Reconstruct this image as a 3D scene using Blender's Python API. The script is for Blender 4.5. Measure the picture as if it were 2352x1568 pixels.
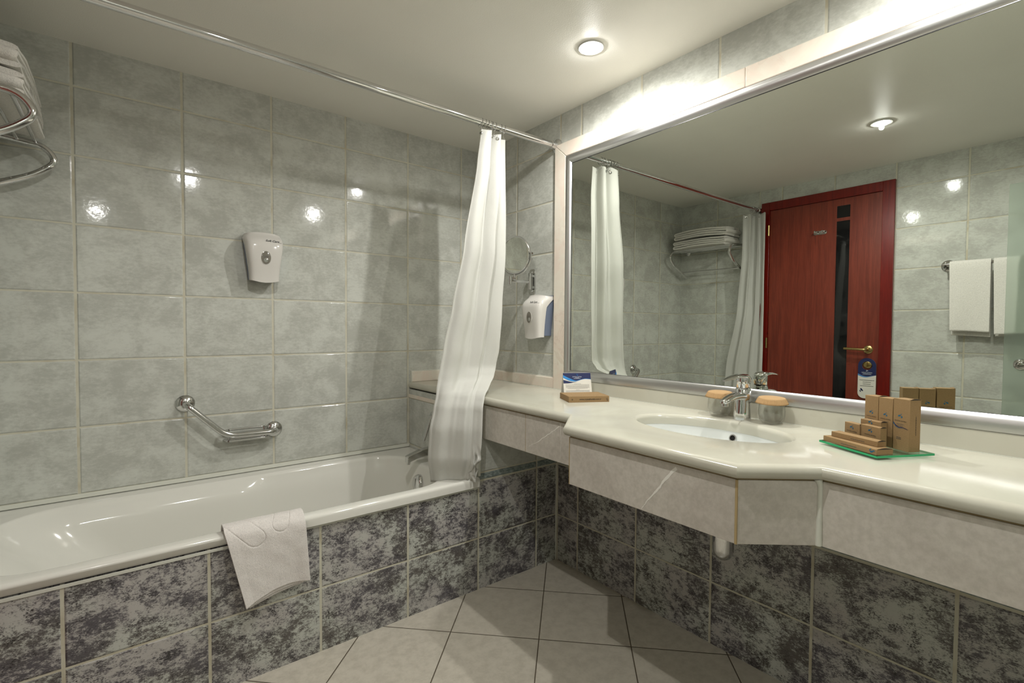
import bpy, bmesh, math, random
from math import pi, sin, cos, radians
from mathutils import Vector, Matrix, noise

random.seed(7)
for o in list(bpy.data.objects): bpy.data.objects.remove(o)
S = bpy.context.scene
COL = S.collection

# ------------------------------------------------------------------ camera
CP = Vector((-1.66048, -2.42437, 1.15042)); YAW, PIT, ROL, FPX = 0.66644, -0.02972, 0.00648, 1123.608
f = Vector((sin(YAW)*cos(PIT), cos(YAW)*cos(PIT), sin(PIT)))
r = Vector((cos(YAW), -sin(YAW), 0)); u = r.cross(f)
r2 = r*cos(ROL)+u*sin(ROL); u2 = -r*sin(ROL)+u*cos(ROL)
cam = bpy.data.cameras.new('camera'); co = bpy.data.objects.new('camera', cam); COL.objects.link(co)
co.matrix_world = Matrix(((r2.x, u2.x, -f.x, CP.x), (r2.y, u2.y, -f.y, CP.y), (r2.z, u2.z, -f.z, CP.z), (0, 0, 0, 1)))
cam.sensor_width = 36; cam.lens = FPX/2352*36; cam.clip_start = 0.02
S.camera = co
# ------------------------------------------------------------------ world, exposure
W = bpy.data.worlds.new('world'); S.world = W; W.use_nodes = True
W.node_tree.nodes['Background'].inputs[0].default_value = (0.05, 0.05, 0.045, 1)
W.node_tree.nodes['Background'].inputs[1].default_value = 0.3
S.view_settings.view_transform = 'Standard'; S.view_settings.look = 'None'
S.view_settings.exposure = 0.0; S.view_settings.gamma = 1; S.view_settings.use_curve_mapping = False
SPILL_W = 25.5       # watts of one ceiling spot
LIGHT_COL = (1.0, .98, .94)

# ------------------------------------------------------------------ room sizes
ZC = 2.177; XD = -2.11; YN = -3.75; TW, TH = 0.335, 0.2513
TUBX, TUBY = -0.463, -0.677

# ------------------------------------------------------------------ helpers
def wm(o):
    m = o.matrix_basis.copy()
    return wm(o.parent) @ m if o.parent else m
def tag(o, label=None, cat=None, group=None, kind=None):
    if label: o['label'] = label
    if cat: o['category'] = cat
    if group: o['group'] = group
    if kind: o['kind'] = kind
    return o
def thing(name, label, cat, loc=(0, 0, 0), rotz=0, group=None):
    o = bpy.data.objects.new(name, None); COL.objects.link(o); o.empty_display_size = .05
    o.location = loc; o.rotation_euler = (0, 0, rotz)
    return tag(o, label, cat, group)
def obj(name, bm, mat, parent=None, smooth=40, at=None, bevel=0, bseg=2, solid=0, sub=0):
    """world-space bmesh -> one mesh object, in its parent's space"""
    me = bpy.data.meshes.new(name)
    bmesh.ops.recalc_face_normals(bm, faces=bm.faces) if smooth is not None else None
    bm.to_mesh(me); bm.free()
    o = bpy.data.objects.new(name, me); COL.objects.link(o)
    if parent:
        o.parent = parent; me.transform(wm(parent).inverted())
    if at is not None:
        a = Vector(at)
        if parent: a = wm(parent).inverted() @ a
        me.transform(Matrix.Translation(-a)); o.location = a
    for m in (mat if isinstance(mat, (list, tuple)) else [mat]): me.materials.append(m)
    if bevel:
        b = o.modifiers.new('bevel', 'BEVEL'); b.width = bevel; b.segments = bseg; b.limit_method = 'ANGLE'; b.angle_limit = radians(35)
    if solid:
        s = o.modifiers.new('solid', 'SOLIDIFY'); s.thickness = solid; s.offset = 0
    if sub:
        s = o.modifiers.new('sub', 'SUBSURF'); s.levels = sub; s.render_levels = sub
    if smooth:
        me.shade_smooth()
        if smooth < 180: me.set_sharp_from_angle(angle=radians(smooth))
    return o
def dup(root, loc=None, rotz=None):
    c = root.copy(); COL.objects.link(c)
    if loc is not None: c.location = loc
    if rotz is not None: c.rotation_euler = (0, 0, rotz)
    for ch in [o for o in COL.objects if o.parent == root]:
        d = dup(ch); d.parent = c
    return c
def struct(name, bm, mat, **k): return tag(obj(name, bm, mat, smooth=None, **k), kind='structure')
def NB(): return bmesh.new()
def box(bm, x0, x1, y0, y1, z0, z1, M=None, mi=0):
    x0, x1 = sorted((x0, x1)); y0, y1 = sorted((y0, y1)); z0, z1 = sorted((z0, z1))
    v = [bm.verts.new((M @ Vector(p)) if M else p) for p in
         [(x0, y0, z0), (x1, y0, z0), (x1, y1, z0), (x0, y1, z0), (x0, y0, z1), (x1, y0, z1), (x1, y1, z1), (x0, y1, z1)]]
    for q in [(0, 3, 2, 1), (4, 5, 6, 7), (0, 1, 5, 4), (1, 2, 6, 5), (2, 3, 7, 6), (3, 0, 4, 7)]:
        bm.faces.new([v[i] for i in q]).material_index = mi
    return bm
def loft(bm, rings, closed=True, cap0=False, cap1=False, mi=0):
    vs = [[bm.verts.new(p) for p in rg] for rg in rings]
    n = len(vs[0])
    for a, b in zip(vs, vs[1:]):
        for i in range(n if closed else n-1):
            j = (i+1) % n
            try: bm.faces.new((a[i], a[j], b[j], b[i])).material_index = mi
            except ValueError: pass
    if cap0: bm.faces.new(list(reversed(vs[0]))).material_index = mi
    if cap1: bm.faces.new(vs[-1]).material_index = mi
    return vs
def frame_of(t, up=None):
    t = t.normalized(); a = Vector((0, 0, 1)) if abs(t.z) < .9 else Vector((1, 0, 0))
    if up is not None: a = up
    x = a.cross(t).normalized(); return x, t.cross(x)
def tube(bm, pts, rad, seg=14, cap=True, flat=1.0):
    pts = [Vector(p) for p in pts]; rings = []; x = None
    for i, p in enumerate(pts):
        t = (pts[min(i+1, len(pts)-1)]-pts[max(i-1, 0)]).normalized()
        if x is None: x, y = frame_of(t)
        else:
            x = (x - t*x.dot(t)).normalized(); y = t.cross(x)
        rr = rad[i] if isinstance(rad, (list, tuple)) else rad
        rings.append([p + x*rr*cos(a)*flat + y*rr*sin(a) for a in [2*pi*k/seg for k in range(seg)]])
    loft(bm, rings, True, cap, cap); return bm
def fillet(pts, rad, n=8):
    pts = [Vector(p) for p in pts]; out = [pts[0]]
    for i in range(1, len(pts)-1):
        a, b, c = pts[i-1], pts[i], pts[i+1]
        r_ = rad[i-1] if isinstance(rad, (list, tuple)) else rad
        d1 = (a-b); d2 = (c-b); L = min(r_, d1.length*.49, d2.length*.49)
        p0 = b+d1.normalized()*L; p1 = b+d2.normalized()*L
        for k in range(n+1):
            t = k/n; out.append(p0*(1-t)**2+b*2*t*(1-t)+p1*t*t)
    out.append(pts[-1]); return out
def lathe(bm, prof, c, axis=(0, 0, 1), seg=32, cap=True, mod=None):
    ax = Vector(axis).normalized(); x, y = frame_of(ax); c = Vector(c)
    rings = []
    for (rr, h) in prof:
        rings.append([c+ax*h+(x*cos(a)+y*sin(a))*(rr*(mod(a, h) if mod else 1)) for a in [2*pi*k/seg for k in range(seg)]])
    loft(bm, rings, True, cap, cap); return bm
def prism(bm, pts, O, X, Y, N, th):
    """2-D outline at O in axes X,Y extruded th along N"""
    O, X, Y, N = map(Vector, (O, X, Y, N))
    a = [bm.verts.new(O+X*p[0]+Y*p[1]) for p in pts]; b = [bm.verts.new(O+X*p[0]+Y*p[1]+N*th) for p in pts]
    bm.faces.new(list(reversed(a))); bm.faces.new(b); n = len(pts)
    for i in range(n): bm.faces.new((a[i], a[(i+1) % n], b[(i+1) % n], b[i]))
    return bm
def rrect(w, h, rad, n=6):
    out = []
    for cx, cy, a0 in [(w/2-rad, h/2-rad, 0), (-w/2+rad, h/2-rad, 90), (-w/2+rad, -h/2+rad, 180), (w/2-rad, -h/2+rad, 270)]:
        for k in range(n+1):
            a = radians(a0+90*k/n); out.append((cx+rad*cos(a), cy+rad*sin(a)))
    return out
def lerp(a, b, t): return a+(b-a)*t
def keyed(keys, z):
    """keys: list of (z, v...) descending or ascending in z"""
    ks = sorted(keys)
    if z <= ks[0][0]: return ks[0][1:]
    for a, b in zip(ks, ks[1:]):
        if z <= b[0]:
            t = (z-a[0])/(b[0]-a[0]); t = t*t*(3-2*t)*.5+t*.5
            return tuple(lerp(p, q, t) for p, q in zip(a[1:], b[1:]))
    return ks[-1][1:]
def sstep(a, b, x):
    t = max(0, min(1, (x-a)/(b-a))); return t*t*(3-2*t)

# ------------------------------------------------------------------ materials
def s2l(c): return tuple(((v/255)/12.92 if v/255 <= .04045 else ((v/255+.055)/1.055)**2.4) for v in c)+(1,)
def mat(name, col=(.8, .8, .8), rough=.5, metal=0, spec=.5, **k):
    m = bpy.data.materials.new(name); m.use_nodes = True
    b = m.node_tree.nodes['Principled BSDF']
    b.inputs['Base Color'].default_value = tuple(col)[:3]+(1,)
    b.inputs['Roughness'].default_value = rough; b.inputs['Metallic'].default_value = metal
    b.inputs['Specular IOR Level'].default_value = spec
    for kk, v in k.items(): b.inputs[kk.replace('_', ' ')].default_value = v
    return m
class G:
    """terse node graph"""
    def __init__(s, m): s.t = m.node_tree; s.b = s.t.nodes.get('Principled BSDF')
    def n(s, kind, **k):
        nd = s.t.nodes.new(kind)
        for a, v in k.items(): setattr(nd, a, v)
        return nd
    def L(s, a, b): s.t.links.new(a, b)
    def put(s, sock, v):
        if isinstance(v, (int, float)): sock.default_value = v
        elif isinstance(v, tuple): sock.default_value = v
        else: s.L(v, sock)
    def m(s, op, a, b=None, c=None):
        nd = s.n('ShaderNodeMath', operation=op)
        s.put(nd.inputs[0], a)
        if b is not None: s.put(nd.inputs[1], b)
        if c is not None: s.put(nd.inputs[2], c)
        return nd.outputs[0]
    def ss(s, v, a, b, lo=0., hi=1.):
        nd = s.n('ShaderNodeMapRange', interpolation_type='SMOOTHSTEP')
        s.put(nd.inputs[0], v)
        for i, q in zip((1, 2, 3, 4), (a, b, lo, hi)): nd.inputs[i].default_value = q
        return nd.outputs[0]
    def mix(s, fac, a, b, mode='MIX'):
        nd = s.n('ShaderNodeMix', data_type='RGBA', blend_type=mode)
        s.put(nd.inputs[0], fac); s.put(nd.inputs[6], a); s.put(nd.inputs[7], b)
        return nd.outputs[2]
    def mf(s, fac, a, b):
        nd = s.n('ShaderNodeMix', data_type='FLOAT'); s.put(nd.inputs[0], fac); s.put(nd.inputs[2], a); s.put(nd.inputs[3], b)
        return nd.outputs[0]
    def noise(s, vec, scale, detail=4, rough=.5, dist=0):
        nd = s.n('ShaderNodeTexNoise'); 
        if vec is not None: s.L(vec, nd.inputs['Vector'])
        nd.inputs['Scale'].default_value = scale; nd.inputs['Detail'].default_value = detail
        nd.inputs['Roughness'].default_value = rough; nd.inputs['Distortion'].default_value = dist
        return nd.outputs[0]
    def xyz(s, x, y, z):
        nd = s.n('ShaderNodeCombineXYZ'); s.put(nd.inputs[0], x); s.put(nd.inputs[1], y); s.put(nd.inputs[2], z); return nd.outputs[0]
    def pos(s):
        g = s.n('ShaderNodeNewGeometry'); sp = s.n('ShaderNodeSeparateXYZ'); s.L(g.outputs['Position'], sp.inputs[0]); return sp.outputs, g.outputs['Position']
    def bump(s, h, dist=.01, strength=1.0, prev=None):
        nd = s.n('ShaderNodeBump'); s.L(h, nd.inputs['Height']); nd.inputs['Distance'].default_value = dist; nd.inputs['Strength'].default_value = strength
        if prev is not None: s.L(prev, nd.inputs['Normal'])
        return nd.outputs[0]

GROUT = s2l((199, 196, 178))
def wall_tiles(name, axis, lines, border=True, seed=0., dark_to=0.478, light_z=2.0214, dark_z=.2267):
    """lines: [(switch, u0, switch ...)] first series used for |u| < switch, then the second"""
    m = mat(name); g = G(m); (X, Y, Z), P = g.pos()
    U = g.m('MULTIPLY', X if axis == 'X' else Y, -1.0)
    def cell(u0, w): return g.m('DIVIDE', g.m('SUBTRACT', U, u0), w)
    (sw, ua, ub) = lines
    cu = g.mf(g.m('GREATER_THAN', U, sw), cell(ua, TW), cell(ub, TW))
    isd = g.m('LESS_THAN', Z, dark_to)
    cv = g.mf(isd, g.m('DIVIDE', g.m('SUBTRACT', light_z, Z), TH), g.m('DIVIDE', g.m('SUBTRACT', Z, dark_z), TH))
    fu, fv = g.m('FRACT', cu), g.m('FRACT', cv)
    du = g.m('MULTIPLY', g.m('MINIMUM', fu, g.m('SUBTRACT', 1.0, fu)), TW)
    dv = g.m('MULTIPLY', g.m('MINIMUM', fv, g.m('SUBTRACT', 1.0, fv)), TH)
    wob = g.m('MULTIPLY', g.m('SUBTRACT', g.noise(P, 40, 2), .5), .0014)
    dv = g.m('ADD', dv, wob); du = g.m('ADD', du, wob)
    ed = g.m('MINIMUM', g.m('SUBTRACT', du, .0040), g.m('SUBTRACT', dv, .0028))
    if border:   # listel strip between dark and light tiles
        ed = g.m('MINIMUM', ed, g.m('SUBTRACT', g.m('ABSOLUTE', g.m('SUBTRACT', Z, .480)), .0030))
        ed = g.m('MINIMUM', ed, g.m('SUBTRACT', g.m('ABSOLUTE', g.m('SUBTRACT', Z, .5136)), .0015))
    tile = g.ss(ed, -.0004, .0009)
    cush = g.ss(ed, -.001, .0045)
    wn = g.n('ShaderNodeTexWhiteNoise', noise_dimensions='3D')
    g.L(g.xyz(g.m('FLOOR', cu), g.m('FLOOR', cv), g.m('ADD', isd, seed)), wn.inputs[0])
    sc = g.n('ShaderNodeVectorMath', operation='SCALE'); g.L(wn.outputs[1], sc.inputs[0]); sc.inputs['Scale'].default_value = 9.0
    base = g.n('ShaderNodeVectorMath', operation='ADD'); g.L(g.xyz(U, g.m('MULTIPLY', Z, 1.0), 0.0), base.inputs[0]); g.L(sc.outputs[0], base.inputs[1])
    V = base.outputs[0]
    st = g.n('ShaderNodeVectorMath', operation='MULTIPLY'); g.L(V, st.inputs[0]); st.inputs[1].default_value = (1.0, 1.8, 1.0)
    Vs = st.outputs[0]
    n1 = g.noise(V, 9, 6, .62, .4); n2 = g.noise(Vs, 60, 6, .7); n3 = g.noise(V, 24, 8, .7, .5)
    # light tile: pale grey-green with soft smudges
    mo = g.ss(g.m('ADD', g.m('MULTIPLY', n1, .60), g.m('MULTIPLY', n2, .40)), .38, .62)
    lc = g.mix(mo, s2l((177, 178, 170)), s2l((201, 203, 195)))
    # dark tile: marbled slate
    dm = g.m('ADD', g.m('MULTIPLY', n1, .55), g.m('MULTIPLY', n3, .45))
    n4 = g.noise(Vs, 190, 4, .75)
    dm = g.m('ADD', dm, g.m('MULTIPLY', g.m('SUBTRACT', n2, .5), .55))
    dm = g.m('ADD', dm, g.m('MULTIPLY', g.m('SUBTRACT', n4, .5), .45))
    dsel = g.ss(dm, .42, .585)
    tint = g.ss(g.noise(V, 5, 2), .4, .62)
    dcol = g.mix(tint, s2l((88, 85, 90)), s2l((97, 93, 89)))
    lcol = g.mix(tint, s2l((180, 177, 173)), s2l((190, 193, 185)))
    dc = g.mix(dsel, dcol, lcol)
    spk = g.ss(g.m('ADD', g.m('MULTIPLY', n4, .55), g.m('MULTIPLY', n3, .45)), .40, .46)
    dc = g.mix(spk, s2l((46, 44, 44)), dc)
    # strip
    stc = g.mix(g.ss(n2, .4, .6), s2l((112, 124, 124)), s2l((150, 160, 155)))
    isb = g.m('MULTIPLY', g.m('GREATER_THAN', Z, .480), g.m('LESS_THAN', Z, .5136))
    body = g.mix(isd, lc, dc)
    if border: body = g.mix(isb, body, stc)
    gn = g.mix(g.ss(g.noise(P, 14, 3), .45, .75), GROUT, s2l((182, 174, 150)))
    g.L(g.mix(tile, gn, body), g.b.inputs['Base Color'])
    g.L(g.mf(tile, .7, g.mf(isd, .075, .32)), g.b.inputs['Roughness'])
    wav = g.noise(P, 55, 2, .5); wav2 = g.noise(P, 11, 1, .5)
    b1 = g.bump(g.m('ADD', cush, 0.0), .0022, 1.0)
    b2 = g.bump(g.m('ADD', wav, g.m('MULTIPLY', wav2, 1.3)), .0007, .20, b1)
    b3 = g.bump(g.m('MULTIPLY', n3, isd), .0012, .6, b2)
    g.L(b3, g.b.inputs['Normal'])
    return m

M_bath = wall_tiles('light tile bath wall', 'X', (-9, 0, .4694), border=False, dark_to=-1)
M_mirw = wall_tiles('tile mirror wall', 'Y', (.6895, .350, .823), seed=3.)
M_door = wall_tiles('tile door wall', 'Y', (.6645, .325, .820), seed=5., border=True)
M_near = wall_tiles('tile near wall', 'X', (-9, 0, .1), seed=6.)
M_apron = wall_tiles('tile bath apron', 'X', (-9, 0, .1317), seed=8.)
M_infill = wall_tiles('tile tap wall', 'Y', (-9, 0, .0), seed=9., border=False, dark_to=-1)

def m_floor():
    m = mat('floor tiles'); g = G(m); (X, Y, Z), P = g.pos()
    a = g.m('DIVIDE', g.m('MULTIPLY', g.m('ADD', g.m('ADD', X, .246), g.m('ADD', Y, .862)), .7071), .333)
    b = g.m('DIVIDE', g.m('MULTIPLY', g.m('SUBTRACT', g.m('ADD', X, .246), g.m('ADD', Y, .862)), .7071), .333)
    fa, fb = g.m('FRACT', a), g.m('FRACT', b)
    d = g.m('MULTIPLY', g.m('MINIMUM', g.m('MINIMUM', fa, g.m('SUBTRACT', 1.0, fa)), g.m('MINIMUM', fb, g.m('SUBTRACT', 1.0, fb))), .333)
    t = g.ss(d, .0013, .0022)
    wn = g.n('ShaderNodeTexWhiteNoise', noise_dimensions='3D'); g.L(g.xyz(g.m('FLOOR', a), g.m('FLOOR', b), 0.0), wn.inputs[0])
    c = g.mix(wn.outputs[0], s2l((194, 188, 174)), s2l((200, 194, 180)))
    c = g.mix(g.ss(g.noise(P, 25, 6, .7), .35, .7), c, s2l((180, 174, 160)))
    g.L(g.mix(t, s2l((78, 68, 52)), c), g.b.inputs['Base Color'])
    g.L(g.mf(t, .8, .33), g.b.inputs['Roughness'])
    g.L(g.bump(g.m('ADD', g.ss(d, .001, .004), g.m('MULTIPLY', g.noise(P, 120, 2), .06)), .0015, .8), g.b.inputs['Normal'])
    return m
M_floor = m_floor()
def m_plaster():
    m = mat('ceiling paint', rough=.42, spec=.35); g = G(m); (X, Y, Z), P = g.pos()
    g.L(g.mix(g.ss(g.noise(P, 2.5, 3), .3, .7), s2l((240, 238, 230)), s2l((243, 241, 233))), g.b.inputs['Base Color'])
    g.L(g.bump(g.m('ADD', g.noise(P, 260, 3, .6), g.m('MULTIPLY', g.noise(P, 6, 2), 3.0)), .0012, .55), g.b.inputs['Normal'])
    return m
M_ceil = m_plaster()
def m_marble(name, c1, c2, vein, rough, vs=1.0, amount=.25, bumpy=.0):
    m = mat(name, rough=rough); g = G(m); (X, Y, Z), P = g.pos()
    n = g.noise(P, 3.0*vs, 5, .6, 1.2)
    c = g.mix(g.ss(n, .35, .65), c1, c2)
    w = g.noise(P, 2.1*vs, 6, .55, .8)
    line = g.ss(g.m('ABSOLUTE', g.m('SUBTRACT', w, .5)), .0, .012)
    keep = g.ss(g.noise(P, 1.7*vs, 2), .5, .62)
    g.L(g.mix(g.m('MULTIPLY', g.m('MULTIPLY', g.m('SUBTRACT', 1.0, line), keep), amount), c, vein), g.b.inputs['Base Color'])
    g.L(g.mf(g.noise(P, 6, 3), rough*.8, rough*1.25), g.b.inputs['Roughness'])
    if bumpy:
        src = g.b.inputs['Base Color'].links[0].from_socket
        k = g.m('MULTIPLY', g.ss(g.noise(P, 5.5, 5, .65, .6), .60, .76), g.ss(g.noise(P, 1.6, 2), .50, .60))
        fine = g.mix(g.ss(g.noise(P, 60, 4, .7), .3, .7), s2l((236, 236, 234)), (1, 1, 1, 1))
        g.L(g.mix(1.0, g.mix(g.m('MULTIPLY', k, bumpy), src, s2l((126, 118, 104))), fine, 'MULTIPLY'), g.b.inputs['Base Color'])
    return m
M_top = m_marble('polished cream marble', s2l((197, 195, 181)), s2l((190, 187, 172)), s2l((180, 174, 156)), .13, .8, .3)
M_fascia = m_marble('grey marble panel', s2l((210, 204, 195)), s2l((197, 190, 181)), s2l((205, 200, 190)), .3, 1.1, .35, .6)
M_frame = m_marble('rosy marble trim', s2l((222, 208, 194)), s2l((224, 218, 204)), s2l((204, 188, 172)), .28, 2.2, .5)
M_grey_vein = mat('white vein', s2l((236, 234, 226)), .3)
M_stain = mat('stained joint', s2l((176, 154, 112)), .6)
M_caulk = mat('white sealant', s2l((214, 215, 204)), .45)
M_chrome = mat('chrome', (.72, .72, .72), .06, 1)
M_steel = mat('polished steel', (.62, .62, .61), .13, 1)
M_alu = mat('brushed aluminium frame', (.62, .62, .61), .34, 1)
M_brass = mat('antique brass', (.50, .38, .16), .25, 1)
M_black = mat('black rubber', (.01, .01, .01), .3)
M_white = mat('white plastic', s2l((208, 205, 199)), .16)
M_blue = mat('grey blue plastic', s2l((112, 122, 142)), .35)
M_enamel = mat('white bath enamel', s2l((221, 220, 212)), .09)
M_basin = mat('white vitreous china', s2l((222, 225, 222)), .08)
M_print = mat('grey print', s2l((80, 80, 78)), .6)
M_ink = mat('dark print', s2l((45, 40, 36)), .7)
M_logo = mat('blue print', s2l((28, 96, 128)), .6)
M_navy = mat('navy print', s2l((28, 38, 82)), .35)
M_sky = mat('light blue print', s2l((40, 130, 200)), .4)
M_paper = mat('white card', s2l((216, 213, 203)), .5)
M_whitetext = mat('white print', s2l((215, 220, 225)), .5)
M_mirror = mat('mirror glass', (.715, .745, .695), .0, 1)
M_mirror2 = mat('shaving mirror glass', (.74, .76, .70), .02, 1)
M_lockblk = mat('dark window', s2l((120, 116, 106)), .1)
def m_cloth(name, c, scale=900, dist=.0015, trans=0.0, rough=.9):
    m = mat(name, c, rough, spec=.2); g = G(m); g.b.inputs['Sheen Weight'].default_value = .25
    tc = g.n('ShaderNodeTexCoord').outputs['Object']
    h = g.m('ADD', g.noise(tc, scale, 2, .6), g.m('MULTIPLY', g.noise(tc, scale*.25, 3), .8))
    g.L(g.bump(h, dist, .9), g.b.inputs['Normal'])
    c2 = tuple(v*.86 for v in c[:3])+(1,)
    g.L(g.mix(g.ss(g.noise(tc, scale*.6, 3), .3, .6), c2, c), g.b.inputs['Base Color'])
    return m
M_terry = m_cloth('white terry', s2l((226, 223, 215)), 420, .0011)
M_mat = m_cloth('off white terry mat', s2l((224, 219, 214)), 520, .0011)
def m_curtain():
    m = mat('white curtain fabric', s2l((218, 218, 213)), .75, spec=.25); g = G(m)
    nt = m.node_tree; out = nt.nodes['Material Output']
    tr = g.n('ShaderNodeBsdfTranslucent'); tr.inputs[0].default_value = s2l((225, 223, 208))
    mx = g.n('ShaderNodeMixShader'); mx.inputs[0].default_value = .28
    g.L(g.b.outputs[0], mx.inputs[1]); g.L(tr.outputs[0], mx.inputs[2]); g.L(mx.outputs[0], out.inputs[0])
    tc = g.n('ShaderNodeTexCoord').outputs['Object']
    sp = g.n('ShaderNodeVectorMath', operation='MULTIPLY'); g.L(tc, sp.inputs[0]); sp.inputs[1].default_value = (1, 1, .35)
    g.L(g.bump(g.m('ADD', g.noise(sp.outputs[0], 700, 2), g.m('MULTIPLY', g.noise(tc, 12, 3, .6), 3.0)), .0015, .4), g.b.inputs['Normal'])
    return m
M_curtain = m_curtain()
def m_kraft():
    m = mat('kraft cardboard', s2l((178, 148, 108)), .75, spec=.25); g = G(m)
    tc = g.n('ShaderNodeTexCoord').outputs['Object']
    sp = g.n('ShaderNodeVectorMath', operation='MULTIPLY'); g.L(tc, sp.inputs[0]); sp.inputs[1].default_value = (1, 1, 9)
    g.L(g.mix(g.ss(g.noise(sp.outputs[0], 300, 4, .7), .35, .65), s2l((140, 114, 79)), s2l((154, 127, 91))), g.b.inputs['Base Color'])
    return m
M_kraft = m_kraft()
M_kraftcap = mat('pleated kraft paper', s2l((176, 142, 98)), .7)
def m_wood(name, c1, c2, rough):
    m = mat(name, rough=rough); g = G(m); (X, Y, Z), P = g.pos()
    v = g.xyz(X, g.m('MULTIPLY', Y, 9.0), g.m('MULTIPLY', Z, .55))
    n = g.noise(v, 6, 6, .65, .6)
    n2 = g.noise(g.xyz(X, g.m('MULTIPLY', Y, 60.0), g.m('MULTIPLY', Z, 2.0)), 8, 4, .7)
    g.L(g.mix(g.ss(g.m('ADD', g.m('MULTIPLY', n, .7), g.m('MULTIPLY', n2, .3)), .35, .66), c1, c2), g.b.inputs['Base Color'])
    return m
M_leaf = m_wood('mahogany veneer', s2l((100, 38, 25)), s2l((128, 54, 37)), .3)
M_dfr = m_wood('dark red stained wood', s2l((96, 14, 8)), s2l((116, 22, 12)), .25)
M_dglass = mat('black door glass', (.004, .004, .005), .04)
def m_thin(name, tint, gl=.08, rough=.0):
    m = bpy.data.materials.new(name); m.use_nodes = True; nt = m.node_tree; nt.nodes.clear(); g = G(m)
    out = g.n('ShaderNodeOutputMaterial'); tr = g.n('ShaderNodeBsdfTransparent'); tr.inputs[0].default_value = tint
    gs = g.n('ShaderNodeBsdfGlossy'); gs.inputs['Roughness'].default_value = rough
    lw = g.n('ShaderNodeLayerWeight'); lw.inputs[0].default_value = .5
    fr = g.m('ADD', g.m('MULTIPLY', g.m('POWER', lw.outputs['Facing'], 4.0), .75), .045)
    mx = g.n('ShaderNodeMixShader'); g.L(fr, mx.inputs[0]); g.L(tr.outputs[0], mx.inputs[1]); g.L(gs.outputs[0], mx.inputs[2]); g.L(mx.outputs[0], out.inputs[0])
    return m
M_trayglass = m_thin('pale green tray glass', (.80, .93, .86, 1))
M_glass = m_thin('thin clear glass', (.985, .99, .985, 1))
M_trayedge = mat('green glass edge', s2l((38, 168, 108)), .15)
M_frost = mat('frosted green glass', s2l((226, 236, 228)), .38, IOR=1.25, Transmission_Weight=.94)
M_acryl = mat('clear acrylic knob', (.9, .95, .92), .03, IOR=1.45, Transmission_Weight=.9)
def m_emit(name, col, st):
    m = bpy.data.materials.new(name); m.use_nodes = True; nt = m.node_tree; nt.nodes.clear(); g = G(m)
    out = g.n('ShaderNodeOutputMaterial'); e = g.n('ShaderNodeEmission'); e.inputs[0].default_value = tuple(col)+(1,); e.inputs[1].default_value = st
    g.L(e.outputs[0], out.inputs[0]); return m
M_lamp = m_emit('lit lamp lens', (1, .985, .95), 225.0)
M_ring = mat('white lamp ring', s2l((205, 205, 198)), .3)

# ------------------------------------------------------------------ print helpers
def text_on(body, size, O, X, Y, m, parent, name='lettering', align='CENTER', shear=0.0, bold=0.0):
    cu = bpy.data.curves.new('t', 'FONT'); cu.body = body; cu.size = size; cu.align_x = align; cu.shear = shear; cu.offset = bold
    cu.resolution_u = 2
    to = bpy.data.objects.new('t', cu); COL.objects.link(to)
    me = bpy.data.meshes.new_from_object(to, depsgraph=bpy.context.evaluated_depsgraph_get())
    bpy.data.objects.remove(to); bpy.data.curves.remove(cu)
    X, Y = Vector(X).normalized(), Vector(Y).normalized(); N = X.cross(Y)
    T = Matrix((X, Y, N)).transposed().to_4x4(); T.translation = Vector(O)
    me.transform(T); me.transform(wm(parent).inverted()); me.name = name
    me.materials.clear(); me.materials.append(m)
    o = bpy.data.objects.new(name, me); COL.objects.link(o); o.parent = parent
    return o
def polys_on(polys, O, X, Y, m, parent, name, at=None):
    bm = NB(); O, X, Y = Vector(O), Vector(X).normalized(), Vector(Y).normalized()
    for p in polys: bm.faces.new([bm.verts.new(O+X*a+Y*b) for a, b in p])
    me = bpy.data.meshes.new(name); bm.to_mesh(me); bm.free(); me.transform(wm(parent).inverted()); me.materials.append(m)
    o = bpy.data.objects.new(name, me); COL.objects.link(o); o.parent = parent; return o
def ell(cx, cy, a, b, rot=0, n=14):
    c, s = cos(rot), sin(rot)
    return [(cx+a*cos(t)*c-b*sin(t)*s, cy+a*cos(t)*s+b*sin(t)*c) for t in [2*pi*k/n for k in range(n)]]
def logo_polys(k):   # two leaf blobs and a dot
    return [ell(-.30*k, .05*k, .30*k, .20*k, .5), ell(-.02*k, .17*k, .16*k, .12*k, 1.2), ell(.34*k, -.18*k, .17*k, .27*k, -.3), ell(.22*k, .48*k, .11*k, .11*k)]
def bars(rows, h):   # illegible small print as rules: rows = (cx, y, width)
    out = []
    for cx, y, w in rows:
        x = cx-w/2
        while x < cx+w/2-1e-5:
            L = random.uniform(.0025, .006); e = min(x+L, cx+w/2); out.append([(x, y), (e, y), (e, y+h), (x, y+h)]); x = e+.0009
    return out

# ================================================================== SETTING
b = box(NB(), XD-.1, .1, YN-.1, .1, -.1, 0); struct('floor', b, M_floor)
b = box(NB(), XD-.1, .1, YN-.1, .1, ZC, ZC+.1); struct('ceiling', b, M_ceil)
b = box(NB(), XD-.1, .1, 0, .1, 0, ZC); struct('wall_left', b, M_bath)
b = box(NB(), 0, .1, YN, 0, 0, ZC); struct('wall_right', b, M_mirw)
b = box(NB(), XD-.1, XD, YN, 0, 0, ZC); struct('wall_back', b, M_door)
b = box(NB(), XD-.1, .1, YN-.1, YN, 0, ZC); struct('wall_near', b, M_near)
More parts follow.
